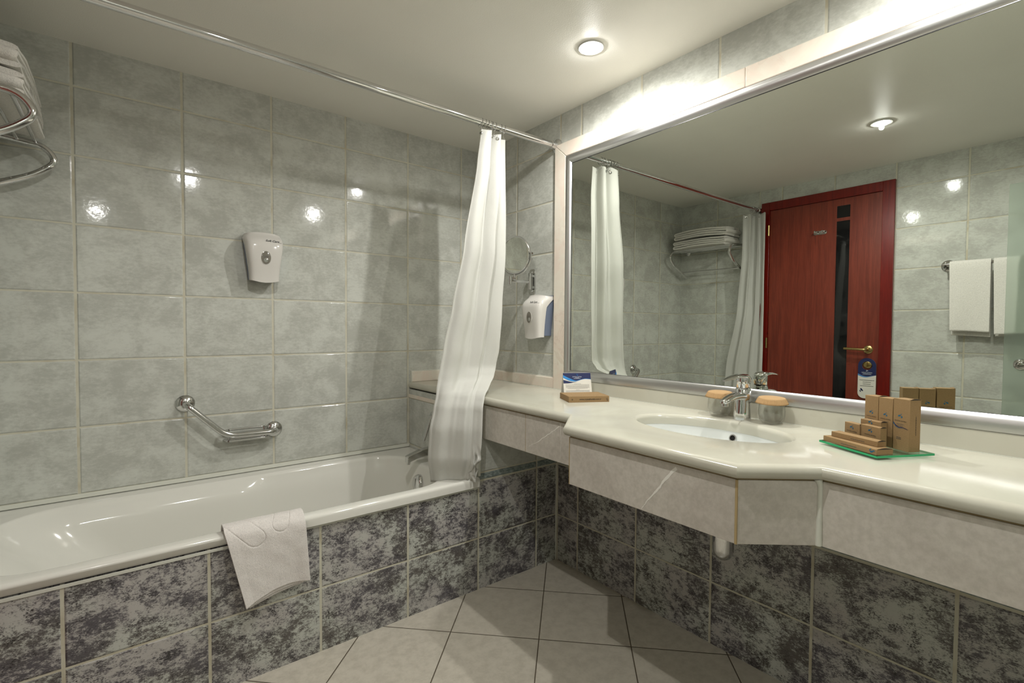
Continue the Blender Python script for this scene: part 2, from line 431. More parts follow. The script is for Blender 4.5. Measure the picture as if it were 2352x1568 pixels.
# tiled apron along the bath and the tiled tap wall at its end
b = box(NB(), XD, TUBX, TUBY+.02, TUBY, 0, .456); struct('wall_apron', b, M_apron)
b = NB(); box(b, TUBX, 0, TUBY, 0, 0, .812)
for fc in b.faces:
    fc.normal_update()
    if abs(fc.normal.y) > .5: fc.material_index = 1
struct('wall_tap_side', b, [M_infill, M_apron])
b = box(NB(), TUBX-.004, TUBX, -.002, TUBY, .766, .785); struct('trim_1', b, M_frame, bevel=.0015)
# white corner beads, the caulk lines
b = box(NB(), TUBX-.0035, TUBX+.005, TUBY-.0035, TUBY+.005, .50, .80); struct('trim_2', b, M_caulk, bevel=.0015)
b = NB(); box(b, XD, -.0, -.004, -.0, .499, .5155); struct('trim_3', b, M_caulk, bevel=.001)
b = NB(); box(b, XD, TUBX, TUBY-.0030, TUBY, .447, .4565); struct('trim_4', b, M_caulk, bevel=.001)
b = NB(); box(b, -.006, 0, TUBY-.003, TUBY+.001, .0, .478); struct('trim_5', b, M_caulk)

# ================================================================== BATHTUB
t = thing('bathtub', 'white enamel bathtub set along the tiled wall behind a slate tile apron', 'bathtub', (-1.28, -.345, 0))
TX0, TX1, TY0, TY1 = XD+.003, TUBX-.001, -.694, -.0035
def tubring(x0, x1, y0, y1, z, rad, n=14, shape=True):
    cx, cy = (x0+x1)/2, (y0+y1)/2; w, h = (x1-x0), (y1-y0)
    base = rrect(w, h, min(rad, h/2-.001), n)
    out = []
    # resample the straight sides so the rings can bend
    full = []
    for i, p in enumerate(base):
        q = base[(i+1) % len(base)]; full.append(p)
        d = math.hypot(q[0]-p[0], q[1]-p[1])
        if (i+1) % (n+1) == 0:
            k = 30 if abs(q[0]-p[0]) > abs(q[1]-p[1]) else 8
            for j in range(1, k): full.append((lerp(p[0], q[0], j/k), lerp(p[1], q[1], j/k)))
    for p in full:
        X, Y = cx+p[0], cy+p[1]
        if shape and z < .485:
            a = sstep(-1.16, -1.30, X)*sstep(.488, .455, z)      # arm rest bulge towards the sloped end
            Y += -.030*a*sstep(cy, y1, Y)+.022*a*sstep(cy, y0, Y)
        out.append((X, Y, z))
    return out
IX0, IX1, IY0, IY1 = -2.02, -.556, -.652, -.062
rings = [tubring(TX0, TX1, TY0, TY1, .459, .012), tubring(TX0, TX1, TY0, TY1, .483, .012)]
for k in range(1, 5):
    a = pi/2*k/4; rings.append(tubring(TX0, TX1, TY0+.013*(1-cos(a)), TY1, .483+.013*sin(a), .012))
for k in range(0, 6):
    a = pi/2*k/5; d = .016*sin(a)
    rings.append(tubring(IX0+d, IX1-d, IY0+d, IY1-d, .496-.020*(1-cos(a)), .185-d*.6))
for (ins, sl, z) in [(.024, .03, .455), (.032, .06, .43), (.038, .11, .38), (.050, .20, .28), (.066, .27, .20), (.10, .33, .145), (.16, .38, .125)]:
    rings.append(tubring(IX0+sl, IX1-ins*.8, IY0+ins, IY1-ins, z, .17))
b = NB(); vs = loft(b, rings, True, False, True)
tub = obj('tub_shell', b, M_enamel, t, smooth=70)
b = NB(); lathe(b, [(.0, .026), (.022, .026), (.036, .021), (.040, .011), (.040, .0), (.0, 0)], (-.5795, -.352, .410), (-1, 0, .12), 28)
ov = obj('overflow_knob', b, M_chrome, t, smooth=50)
b = NB(); box(b, -.604, -.609, -.355, -.350, .390, .436); obj('knob_bar', b, M_chrome, ov, bevel=.001)
b = lathe(NB(), [(.0, .004), (.028, .004), (.033, 0)], (-.85, -.35, .126), (0, 0, 1), 28); obj('drain', b, M_chrome, t)

# bath filler on the tap wall
t = thing('bath_faucet', 'chrome wall-mounted bath faucet with square spout and long lever, mostly behind the curtain', 'faucet', (TUBX, -.34, .55))
b = NB()
pr = fillet([(TUBX, -.34, .545), (-.56, -.34, .552), (-.645, -.34, .528)], .05, 6)
rg = []
for i, p in enumerate(pr):
    k = i/(len(pr)-1); hw, hh = lerp(.017, .016, k), lerp(.021, .0155, k)
    rg.append([(p.x, p.y+s*hw, p.z+q*hh) for s, q in ((-1, -1), (1, -1), (1, 1), (-1, 1))])
loft(b, rg, True, True, True); lathe(b, [(.010, 0), (.010, .016), (0, .016)], (-.634, -.34, .519), (0, 0, -1), 16)
obj('spout', b, M_steel, t, bevel=.004, bseg=3)
b = lathe(NB(), [(.042, 0), (.042, .006), (.036, .010), (.024, .012), (.024, .045), (.020, .050), (0, .05)], (TUBX, -.34, .715), (-1, 0, 0), 30); obj('valve_body', b, M_chrome, t)
b = NB(); rg = []
for k in range(9):
    q = k/8; p = Vector((-.512-.045*q, -.34, .722-.118*q)); hw = lerp(.011, .014, q); th = lerp(.007, .0035, q)
    rg.append([(p.x-th, p.y-hw, p.z), (p.x-th, p.y+hw, p.z), (p.x+th, p.y+hw, p.z+.002), (p.x+th, p.y-hw, p.z+.002)])
loft(b, rg, True, True, True); obj('lever', b, M_steel, t, bevel=.002)

# ================================================================== CURTAIN ROD, RINGS, CURTAINS
RY, RZ = -.665, 2.029
t = thing('curtain_rod', 'long chrome shower curtain rod running under the ceiling over the bath edge', 'curtain rod', (-1.05, RY, RZ))
b = tube(NB(), [(-.015, RY, RZ), (XD+.012, RY, RZ)], .0152, 24); obj('rod', b, M_chrome, t, smooth=60)
for x, s in ((-.0005, -1), (XD+.0005, 1)):
    b = lathe(NB(), [(.031, 0), (.034, .003), (.033, .009), (.024, .016), (.0195, .020), (.0190, .046), (.0160, .048), (0, .048)], (x, RY, RZ), (s, 0, 0), 28); obj('wall_flange', b, M_chrome, t)
def ring_proto(loc, label, tilt):
    b = NB(); pts = []
    for k in range(25):
        a = 2*pi*k/24; pts.append((loc[0]+tilt*.02*sin(a), loc[1]+.0185*cos(a), loc[2]-.0035+.0195*sin(a)))
    tube(b, pts, .0013, 6)
    pts = [(loc[0], loc[1]+.002, loc[2]-.027), (loc[0], loc[1]+.009, loc[2]-.036), (loc[0], loc[1]+.003, loc[2]-.046), (loc[0], loc[1]-.006, loc[2]-.040)]
    tube(b, fillet(pts, .006, 4), .0012, 6)
    return tag(obj('curtain_ring', b, M_chrome, None, at=loc), label, 'curtain ring')
ringA = ring_proto((-.455, RY, RZ), 'thin chrome ring on the rod above the curtain beside the mirror', .2)
tag(ringA, group='rings of the curtain beside the mirror')
for x in (-.435, -.418, -.406, -.396, -.382, -.352, -.330):
    c = ringA.copy(); COL.objects.link(c); c.location = (x, RY, RZ); c.rotation_euler = (0, 0, random.uniform(-.25, .25))
ringB = ringA
for i, x in enumerate((-2.035, -2.022, -2.008, -1.995, -1.982, -1.968)):
    c = ringA.copy(); COL.objects.link(c); c.location = (x, RY, RZ); c.rotation_euler = (0, 0, random.uniform(-.25, .25))
    c['label'] = 'thin chrome ring on the rod above the curtain beside the door, seen in the mirror'; c['group'] = 'rings of the curtain beside the door'

def curtain(label, keys, base, nf, ztop, zbot, seed, phase, eyelets, crumple=None):
    t = thing('shower_curtain', label, 'shower curtain', base)
    NU, NZ = 260, 130; rows = []
    rnd = random.Random(seed); ph = [rnd.uniform(-.5, .5) for _ in range(4)]
    def P(s, z):
        xl, yl, xr, yr, amp, bias = keyed(keys, z)
        d = Vector((xr-xl, yr-yl, 0)); L = d.length; n = Vector((-d.y, d.x, 0)).normalized()
        w = s + .035*sin(2*pi*s*1.3+ph[0]+z*.7)
        a = 2*pi*nf*w+phase
        fold = sin(a)+.28*sin(2*a+ph[1]+z*1.1)+.12*sin(3.1*a+ph[2])
        am = amp*(.72+.28*sin(7*s+ph[3]+z*1.7))
        p = Vector((xl, yl, z))+d*s+n*(fold*am+bias*sin(pi*s))
        p += d.normalized()*(.012*cos(a)*(amp/.03))
        e = noise.noise(Vector((p.x*9, p.y*9, z*5+seed)))*.006
        p += n*e
        if crumple:
            c = sstep(crumple[0], 1, s)*sstep(crumple[1], crumple[2], z)
            if c > 0:
                q = Vector((s*22, z*34, seed*1.0))
                p += Vector((noise.noise(q), noise.noise(q+Vector((9, 3, 1))), noise.noise(q+Vector((2, 7, 5)))))*.030*c
        return p
    b = NB(); rg = []
    for j in range(NZ+1):
        v = j/NZ; rg.append([])
        for i in range(NU+1):
            s = i/NU
            zt = ztop-.006*(1-cos(2*pi*nf*s+phase))
            rg[-1].append(P(s, lerp(zt, zbot+(crumple[3]*(1-s) if crumple else 0), v)))
    vs = loft(b, rg, False)
    for fc in b.faces: fc.smooth = True
    o = obj('curtain_fabric', b, M_curtain, t, smooth=180, solid=.0012)
    for s in eyelets:
        p = P(s, ztop-.028); p2 = P(s+.004, ztop-.028); d = (p2-p).normalized(); n = Vector((-d.y, d.x, 0))
        bb = NB()
        lathe(bb, [(.0035, -.0016), (.0075, -.0022), (.0085, 0), (.0075, .0022), (.0035, .0016)], p, n, 18, cap=False)
        obj('eyelet', bb, M_steel, t)
        bb = NB(); tube(bb, [p+Vector((0, 0, .0)), p+Vector((0, 0, .014)), Vector((p.x, RY, RZ-.024))], .0011, 6); obj('hook', bb, M_chrome, t)
    return t
curtain('white shower curtain at the mirror end of the rod, hem resting on the bath corner',
        [(1.995, -.455, -.684, -.305, -.622, .024, 0), (1.85, -.472, -.682, -.300, -.618, .026, 0), (1.5, -.532, -.668, -.300, -.620, .022, 0),
         (1.24, -.572, -.642, -.312, -.610, .020, 0), (1.05, -.605, -.622, -.322, -.603, .017, .0), (.97, -.618, -.615, -.334, -.598, .014, .0), (.925, -.628, -.614, -.356, -.616, .013, 0),
         (.89, -.638, -.615, -.412, -.668, .011, 0), (.86, -.645, -.616, -.470, -.722, .010, -.003), (.81, -.660, -.620, -.492, -.742, .010, -.008), (.72, -.680, -.622, -.498, -.746, .010, -.015), (.60, -.682, -.612, -.500, -.738, .009, -.012), (.49, -.655, -.585, -.505, -.703, .007, 0)],
        (-.40, RY, .50), 2.6, 2.006, .4985, 3, .9, (.03, .30, .58, .85), (.80, .68, .54, -.012))
curtain('white shower curtain bunched at the door end of the rod, seen in the mirror',
        [(1.995, -1.965, -.612, -2.055, -.728, .022, 0), (1.7, -1.990, -.600, -2.060, -.728, .022, 0), (1.3, -2.035, -.55, -2.066, -.730, .018, 0),
         (.8, -2.060, -.45, -2.070, -.728, .014, 0), (.50, -2.060, -.42, -2.068, -.728, .012, 0)],
        (-2.04, RY, .50), 3.0, 2.004, .5, 11, 2.0, (.12, .45, .75))

# ================================================================== SOAP DISPENSERS
def dispenser(C, X, N, label, group):
    """C = wall point at the middle of the top, X = right as seen, N = out of the wall"""
    C, X, N = Vector(C), Vector(X), Vector(N); Zv = Vector((0, 0, 1))
    t = thing('soap_dispenser', label, 'soap dispenser', C+Vector((0, 0, -.215)), 0, group)
    H = .215
    def hw(v): return lerp(.079, .0585, sstep(.0, 1.0, v))*(1-.06*sstep(.12, 0, v))
    def front(v): return .100-.040*sstep(.30, 0, v)**1.6-.012*sstep(.45, 1, v)
    def back(v): return lerp(.0, .052, sstep(.02, .34, v))
    b = NB(); rg = []
    levels = [0, .012, .03, .06, .1, .15, .22, .3, .4, .5, .6, .7, .8, .9, .97, 1.0]
    for v in levels:
        w, F, Bk = hw(v), front(v), back(v); ring = []
        n = 40
        for k in range(n+1):
            a = pi*k/n
            cx, cy = cos(a), sin(a)
            e = .42
            x = -w*math.copysign(abs(cx)**e, cx); y = Bk+(F-Bk)*(abs(cy)**e)
            y -= .006*(x/w)**2*(1-Bk/.06)
            dz = -.006*cos(pi*x/w/1.4) if v > .95 else 0
            topd = .010*(x/w)**2*sstep(.15, 0, v)
            ring.append(C+X*x+N*max(y, Bk)+Zv*(-v*H+dz-topd))
        rg.append(ring)
    vs = loft(b, rg, False)
    b.faces.new(vs[0]); b.faces.new(list(reversed(vs[-1])))
    obj('cover', b, M_white, t, smooth=50)
    b = NB(); rg = []
    for v in (.03, .06, .12, .25, .5, .8, .955):
        w = hw(v)-.004; F = max(back(v)+.004, .012); rg.append([C+X*x+N*y+Zv*(-v*H) for x, y in [(-w, 0), (-w, F), (w, F), (w, 0)]])
    loft(b, rg, True, True, True); obj('body', b, M_blue, t, bevel=.002)
    O = C+Zv*(-.525*H)+N*(front(.5)-.001)
    bb = NB(); lathe_e = []
    for (k, h) in ((0, .0022), (.85, .0022), (1.0, .0014), (1.03, 0)):
        lathe_e.append([O+X*(.0185*k*cos(a))+Zv*(.0270*k*sin(a))+N*h for a in [2*pi*q/36 for q in range(36)]])
    loft(bb, lathe_e[1:], True, True, False)
    wnd = obj('level_window', bb, M_lockblk, t, smooth=40)
    bb = NB(); loft(bb, [[O+X*((.0185+.0006)*cos(a))+Zv*((.0270+.0006)*sin(a))+N*.002 for a in [2*pi*q/36 for q in range(36)]],
                         [O+X*((.0205)*cos(a))+Zv*((.0290)*sin(a))+N*.0 for a in [2*pi*q/36 for q in range(36)]]], True); obj('window_rim', bb, M_white, t)
    text_on('LUX', .0105, O+N*.0026+Zv*(.0010), X, Zv, M_print, wnd)
    bb = lathe(NB(), [(.011, .0), (.009, .0022), (0, .003)], O+N*.0005+Zv*(-.011), N, 20); obj('window_button', bb, M_steel, wnd)
    text_on('Soft Care', .0140, C+X*.026+Zv*(-.205*H)+N*(front(.2)-.0005), X, Zv-N*.12, M_print, t, shear=.35, bold=.0004)
    text_on('Line', .0062, C+X*.0585+Zv*(-.213*H)+N*(front(.2)-.0030), X-N*.10, Zv-N*.12, M_print, t, shear=.35)
    return t
dispenser((-1.185, 0, 1.556), (1, 0, 0), (0, -1, 0), 'white soap dispenser on the wall over the bath, above the grab bar', 'soap dispensers')
dispenser((0, -.575, 1.312), (0, -1, 0), (-1, 0, 0), 'white and blue soap dispenser squeezed against the mirror surround, under the round mirror', 'soap dispensers')

# ================================================================== GRAB BAR
t = thing('grab_bar', 'angled chrome grab bar with a soap grid on the tiled wall above the bath', 'grab bar', (-1.31, 0, .68))
path = fillet([(-1.476, -.004, .825), (-1.476, -.062, .825), (-1.338, -.070, .683), (-1.160, -.070, .679), (-1.139, -.045, .678), (-1.139, -.004, .678)], [.035, .045, .02, .02], 8)
b = tube(NB(), path, .0125, 20); obj('bar', b, M_steel, t, smooth=60)
for x, z in ((-1.476, .825), (-1.139, .678)):
    b = lathe(NB(), [(.034, 0), (.035, .004), (.031, .010), (.020, .014), (.0145, .018), (.0, .018)], (x, -.0005, z), (0, -1, 0), 32); obj('wall_flange', b, M_steel, t)
b = NB()
tube(b, fillet([(-1.325, -.050, .7035), (-1.190, -.050, .7035), (-1.176, -.020, .700), (-1.176, -.012, .680), (-1.335, -.012, .680), (-1.345, -.02, .695), (-1.325, -.050, .7035)], .012, 5), .0045, 10)
tube(b, fillet([(-1.328, -.066, .6585), (-1.180, -.066, .6585), (-1.168, -.018, .656), (-1.345, -.018, .656), (-1.328, -.066, .6585)], .012, 5), .0050, 10)
for k in range(6):
    y = -.056+.0075*k; tube(b, [(-1.338, y, .657), (-1.174, y, .657)], .0020, 6)
for x in (-1.325, -1.19):
    tube(b, [(x, -.056, .660), (x, -.050, .702)], .0025, 6)
obj('soap_grid', b, M_steel, t)

# ================================================================== SHAVING MIRROR
t = thing('shaving_mirror', 'small round chrome mirror on a swing arm fixed to the tiles beside the curtain', 'mirror', (0, -.487, 1.385))
b = prism(NB(), rrect(.044, .128, .012), (-.0005, -.487, 1.385), (0, 1, 0), (0, 0, 1), (-1, 0, 0), .006); pl = obj('wall_plate', b, M_steel, t, bevel=.001)
for z in (1.434, 1.336):
    b = lathe(NB(), [(.0055, 0), (.005, .002), (0, .003)], (-.0065, -.487, z), (-1, 0, 0), 12); obj('screw', b, M_chrome, pl)
b = NB(); lathe(b, [(.010, -.042), (.010, .042), (0, .042)], (-.022, -.487, 1.385), (0, 0, 1), 20)
box(b, -.006, -.022, -.495, -.479, 1.350, 1.362); box(b, -.006, -.022, -.495, -.479, 1.408, 1.420); obj('hinge', b, M_steel, t)
b = NB(); box(b, -.030, -.150, -.4915, -.4845, 1.375, 1.388); obj('arm', b, M_chrome, t, bevel=.002)
b = lathe(NB(), [(.008, -.020), (.008, .020), (0, .020)], (-.152, -.488, 1.383), (0, 0, 1), 18); obj('elbow', b, M_chrome, t)
b = NB(); box(b, -.150, -.128, -.505, -.493, 1.388, 1.400); tube(b, [(-.135, -.500, 1.394), (-.135, -.500, 1.414)], .006, 14); obj('stem', b, M_chrome, t, bevel=.001)
MC = Vector((-.130, -.503, 1.508)); an = radians(190); MN = Vector((cos(an), sin(an), -.02)).normalized(); MX = Vector((0, 0, 1)).cross(MN).normalized()
b = NB(); pts = []
for k in range(33):
    a = pi+pi*k/32; pts.append(MC+MX*(.1005*cos(a))+Vector((0, 0, 1))*(.1005*sin(a)))
tube(b, pts, .0035, 10)
for s in (-1, 1): lathe(b, [(.0055, 0), (.0055, .012), (0, .012)], MC+MX*(s*.097), MX*s, 12)
obj('fork', b, M_chrome, t)
b = lathe(NB(), [(.086, -.008), (.093, -.009), (.0955, -.004), (.0955, .004), (.093, .009), (.088, .0085), (.0875, .006)], MC, MN, 64, cap=False); obj('mirror_rim', b, M_chrome, t, smooth=60)
b = NB(); prof = [(.0880*k/10, .0035+.0025*(k/10)**2) for k in range(0, 11)]
prof[0] = (.0002, .0035); lathe(b, prof, MC, MN, 64, cap=True); 
lathe(b, [(.0875, -.006), (.0002, -.006)], MC, MN, 64); obj('mirror_disc', b, M_mirror2, t, smooth=60)

# ================================================================== WALL MIRROR AND SURROUND
YE = -3.05
t = thing('mirror_surround', 'cream marble surround framing the top and left side of the big wall mirror', 'mirror surround', (0, -1.5, 2.0))
b = prism(NB(), [(-.667, .85), (-.667, 2.026), (-.742, 1.960), (-.742, .85)], (-.0, 0, 0), (0, 1, 0), (0, 0, 1), (-1, 0, 0), .022); obj('side_strip', b, M_frame, t, bevel=.003)
ys = [-.667, -1.595, -2.35, YE]
for i in range(3):
    y0, y1 = ys[i], ys[i+1]-(-.0006)
    if i == 0: pl_ = [(-.6675, 2.026), (y1, 2.026), (y1, 1.958), (-.7445, 1.958)]
    else: pl_ = [(y0, 2.026), (y1, 2.026), (y1, 1.958), (y0, 1.958)]
    b = prism(NB(), pl_, (0, 0, 0), (0, 1, 0), (0, 0, 1), (-1, 0, 0), .022); obj('top_strip', b, M_frame, t, bevel=.003)
b = NB(); box(b, 0, -.004, -.667, YE, 2.026, 2.0305); box(b, -.0, -.004, -.667, -.6625, .905, 2.0305); obj('grout_line', b, M_caulk, t)

t = thing('wall_mirror', 'very large wall mirror in an aluminium frame filling the wall above the counter', 'mirror', (0, -1.9, 1.43))
yo, yi, zo0, zi0, zo1, zi1 = -.7435, -.773, .905, .947, 1.957, 1.922
prof = [(0, .000), (0, .021), (.05, .0235), (.25, .0245), (.5, .0225), (.75, .0185), (.93, .0140), (1.0, .0115), (1.0, .009)]
b = NB(); rg = []
for q, dx in prof:
    rg.append([(-dx, lerp(yo, yi, q), lerp(zo0, zi0, q)), (-dx, lerp(yo, yi, q), lerp(zo1, zi1, q)), (-dx, lerp(YE, YE+.04, q), lerp(zo1, zi1, q)), (-dx, lerp(YE, YE+.04, q), lerp(zo0, zi0, q))])
loft(b, rg, True); obj('mirror_frame', b, M_alu, t, smooth=30)
b = NB(); w_ = .0022
for (a0, a1, c0, c1) in ((yi+.0002, yi-w_, zi0, zi1), (yi, YE+.04, zi1-w_, zi1+.0002), (yi, YE+.04, zi0-.0002, zi0+w_*.5)):
    box(b, -.0095, -.0112, a0, a1, c0, c1)
obj('gasket', b, M_black, t)
b = box(NB(), -.004, -.010, yi+.003, YE+.037, zi0-.003, zi1+.003); obj('mirror_glass', b, M_mirror, t)

# ================================================================== VANITY COUNTER
SZ, ST = .850, .816
SC = (-.265, -1.62)
YEND = -3.15
nose = [(-.468, -.0005), (-.468, -1.225), (-.610, -1.345), (-.610, -1.892), (-.468, -2.010), (-.468, YEND)]
def inset(pl, d):
    out = []
    for i, p in enumerate(pl):
        ns = []
        for a, q in ((i-1, i), (i, i+1)):
            if a < 0 or q >= len(pl): continue
            dx, dy = pl[q][0]-pl[a][0], pl[q][1]-pl[a][1]; L = math.hypot(dx, dy); ns.append((-dy/L, dx/L))   # points towards +x
        if len(ns) == 1: n = ns[0]; k = 1
        else:
            n = (ns[0][0]+ns[1][0], ns[0][1]+ns[1][1]); L = math.hypot(*n); n = (n[0]/L, n[1]/L); k = 1/(n[0]*ns[0][0]+n[1]*ns[0][1])
        out.append((p[0]+n[0]*d*k, p[1]+n[1]*d*k))
    return out
t = thing('vanity_counter', 'long cream marble vanity counter with a projecting basin section', 'counter', (-.24, -1.6, .665))
b = NB()
R_ = (SZ-ST)/2; rings = []
for k in range(13):
    a = -pi/2+pi*k/12; d = R_-R_*cos(a)*1.0; z = (SZ+ST)/2+R_*sin(a); rings.append([(x, y, z) for x, y in inset(nose, d)])
vs = loft(b, rings, False)
def ering(a_, b_, z, n=72): return [(SC[0]+a_*cos(2*pi*k/n), SC[1]+b_*sin(2*pi*k/n), z) for k in range(n)]
hr = [(.155, .250, SZ), (.1515, .2465, SZ-.0008), (.147, .242, SZ-.0035), (.1435, .2385, SZ-.008), (.1420, .2370, SZ-.014), (.1420, .2370, ST)]
hv = loft(b, [ering(*q) for q in hr], True)
def fill(front, hole, z):
    back = [b.verts.new((-.001, YEND, z)), b.verts.new((-.001, -.0005, z))]
    loop = list(front)+back; es = []
    for i in range(len(loop)):
        e = b.edges.get((loop[i], loop[(i+1) % len(loop)])) or b.edges.new((loop[i], loop[(i+1) % len(loop)])); es.append(e)
    for i in range(len(hole)):
        e = b.edges.get((hole[i], hole[(i+1) % len(hole)])); es.append(e)
    bmesh.ops.triangle_fill(b, edges=es, use_beauty=True)
fill(vs[-1], hv[0], SZ); fill(vs[0], hv[-1], ST)
obj('countertop', b, M_top, t, smooth=32)
# apron panels
FX = -.448; front = inset(nose, .020); FT, FB = .811, .665
def panel(p, q, nm='apron_panel', m=M_fascia):
    p, q = Vector((p[0], p[1], 0)), Vector((q[0], q[1], 0)); d = (q-p).normalized(); n = Vector((-d.y, d.x, 0))
    b = NB(); v = [(p, FB), (q, FB), (q, FT), (p, FT)]
    a_ = [b.verts.new((w.x, w.y, z)) for w, z in v]; c_ = [b.verts.new((w.x+n.x*.018, w.y+n.y*.018, z)) for w, z in v]
    b.faces.new(a_); b.faces.new(list(reversed(c_)))
    for i in range(4): b.faces.new((a_[i], c_[i], c_[(i+1) % 4], a_[(i+1) % 4]))
    return obj(nm, b, m, t, bevel=.0008)
panel((FX, -.679), (FX, -.969)); panel((FX, -.9715), front[1]); panel(front[1], front[2]); panel((front[2][0], front[2][1]-.001), (front[3][0], front[3][1]+.001)); panel(front[3], (front[4][0]-.004, front[4][1]+.003)); panel((front[4][0], front[4][1]-.004), (FX, YEND+.01))
b = NB(); box(b, FX+.001, FX+.015, -.9690, -.9716, FB, FT); box(b, front[3][0]-.0012, front[3][0]+.008, front[3][1]-.002, front[3][1]+.0030, FB, FT); box(b, front[2][0]-.0006, front[2][0]+.004, front[2][1]-.001, front[2][1]+.0012, FB, FT)
box(b, FX+.004, FX+.02, -.68, front[1][1], FT, ST); 
rg = [[(x, y, z) for x, y in inset(nose[1:5], .024)] for z in (FT, ST)]; loft(b, rg, False); box(b, FX+.004, FX+.02, front[4][1], YEND+.01, FT, ST)
obj('joint', b, M_stain, t, smooth=None)
b = NB(); x, y = front[4]
tube(b, [(x-.001, y+.001, FB+.001), (x-.002, y+.0005, .70), (x-.001, y+.001, .75), (x-.002, y+.0, .80), (x-.003, y+.004, .815)], [.0075, .0065, .006, .0055, .009], 10); obj('sealant_bead', b, M_caulk, t)
# two pale veins on the panels
def vein(pts, w, nrm):
    b = NB(); P_ = [Vector(p) for p in pts]; nrm = Vector(nrm); L_, R2 = [], []
    pp = []
    for a, c in zip(P_, P_[1:]):
        for k in range(6): pp.append(a.lerp(c, k/6)+Vector((0, random.uniform(-1, 1)*.0012, random.uniform(-1, 1)*.0012)))
    pp.append(P_[-1])
    for i, p in enumerate(pp):
        d = (pp[min(i+1, len(pp)-1)]-pp[max(i-1, 0)]).normalized(); s = d.cross(nrm).normalized(); q = i/(len(pp)-1)
        ww = w*(1-q*.85)*random.uniform(.6, 1.2); L_.append(p+s*ww); R2.append(p-s*ww)
    loft(b, [L_, R2], False); obj('vein', b, M_grey_vein, t, smooth=None)
xx = front[2][0]-.0004
vein([(xx, -1.730, .803), (xx, -1.700, .770), (xx, -1.672, .730), (xx, -1.640, .69), (xx, -1.625, .667)], .0042, (1, 0, 0))
xx = FX-.0004
vein([(xx, -1.165, .805), (xx, -1.168, .77), (xx, -1.170, .73), (xx, -1.168, .68)], .0020, (1, 0, 0))
vein([(xx, -1.160, .795), (xx, -1.10, .755), (xx, -1.04, .715), (xx, -.99, .690)], .0022, (1, 0, 0))
# backsplash strips
b = NB(); box(b, -.001, -.020, -.0205, -.666, SZ, .903); obj('backsplash', b, M_frame, t, bevel=.003)
b = NB(); box(b, -.001, -.022, -.7425, YEND, SZ, .9045); obj('backsplash', b, M_top, t, bevel=.003)
b = NB(); box(b, -.455, -.0005, 0, -.020, SZ, .906); obj('backsplash', b, M_frame, t, bevel=.003)
b = NB(); box(b, -.4575, -.455, 0, -.021, SZ, .909); box(b, -.4575, 0, 0, -.004, .906, .9095); box(b, 0, -.004, 0, -.667, .903, .9065); box(b, -.022, -.0245, -.02, YEND, SZ-.0003, SZ+.0022); obj('grout_line', b, M_caulk, t)

# basin
t = thing('wash_basin', 'oval white china basin set under the marble counter opening', 'sink', (SC[0], SC[1], .70))
b = NB(); rg = []
for (k, z) in [(1.0, ST-.0005), (1.0, .806), (.985, .79), (.95, .765), (.88, .735), (.76, .705), (.58, .685), (.35, .675), (.14, .671)]:
    rg.append(ering(.1455*k, .2400*k, z))
rg.insert(0, ering(.158, .252, ST-.0005)); 
loft(b, rg, True, False, True); obj('bowl', b, M_basin, t, smooth=60, solid=.006)
# overflow sits on the far side of the bowl
OP = Vector((SC[0]+.1425*cos(.05)-.004, SC[1]-.012, .796)); ON = Vector((-1, 0, .30)).normalized()
b = lathe(NB(), [(.0085, .000), (.0115, .0), (.0125, .0015), (.0115, .003), (.0085, .003)], OP, ON, 26, cap=False); obj('overflow_ring', b, M_chrome, t)
b = lathe(NB(), [(.0088, .0), (.0088, .0008), (0, .0008)], OP, ON, 26); obj('overflow_hole', b, M_black, t)
b = lathe(NB(), [(.022, 0), (.022, .003), (.017, .005), (0, .005)], (SC[0], SC[1], .671), (0, 0, 1), 26); obj('drain', b, M_chrome, t)
t = thing('bottle_trap', 'chrome bottle trap hanging under the basin against the slate tiles', 'drain trap', (-.152, -1.62, .402))
b = lathe(NB(), [(.0005, 0), (.012, .0015), (.022, .008), (.029, .019), (.0325, .034), (.033, .10), (.033, .155), (.029, .16), (.018, .165), (.018, .262)], (-.152, -1.62, .402), (0, 0, 1), 32); obj('trap_cup', b, M_chrome, t, smooth=60)
b = NB(); tube(b, [(-.125, -1.62, .53), (-.001, -1.62, .53)], .016, 18); lathe(b, [(.03, 0), (.03, .004), (.018, .012)], (-.0005, -1.62, .53), (-1, 0, 0), 24); obj('outlet_pipe', b, M_chrome, t)

# basin mixer
fy = -1.634; fx = -.074
t = thing('basin_faucet', 'chrome single lever basin faucet on the counter behind the oval basin', 'faucet', (fx, fy, SZ))
b = NB(); rg = []
for (z, rx, ry, dx) in [(0, .0285, .027, 0), (.004, .029, .0275, 0), (.03, .0275, .026, .001), (.06, .0265, .0245, .002), (.085, .026, .0235, .004), (.10, .024, .0235, .004), (.108, .019, .020, .004)]:
    rg.append([(fx+dx+rx*cos(a), fy+ry*sin(a), SZ+z) for a in [2*pi*k/28 for k in range(28)]])
loft(b, rg, True, True, True); obj('faucet_body', b, M_chrome, t, smooth=60)
b = NB(); rg = []
pts = [(fx+.012, .080), (fx-.012, .078), (fx-.040, .080), (fx-.070, .079), (fx-.098, .074), (fx-.118, .069), (fx-.126, .0675)]
wd = [(.020, .018), (.021, .016), (.019, .0135), (.018, .0115), (.0165, .0095), (.014, .0075), (.007, .004)]
for (x, z), (w, h) in zip(pts, wd):
    rg.append([(x, fy+w*cos(a), SZ+z+h*sin(a)*(.8 if sin(a) < 0 else 1)) for a in [2*pi*k/22 for k in range(22)]])
loft(b, rg, True, True, True); sp = obj('spout', b, M_chrome, t, smooth=70)
b = lathe(NB(), [(.0115, 0), (.0115, .012), (.009, .013), (0, .012)], (fx-.108, fy, SZ+.067), (-.12, 0, -1), 22); obj('aerator', b, M_steel, sp)
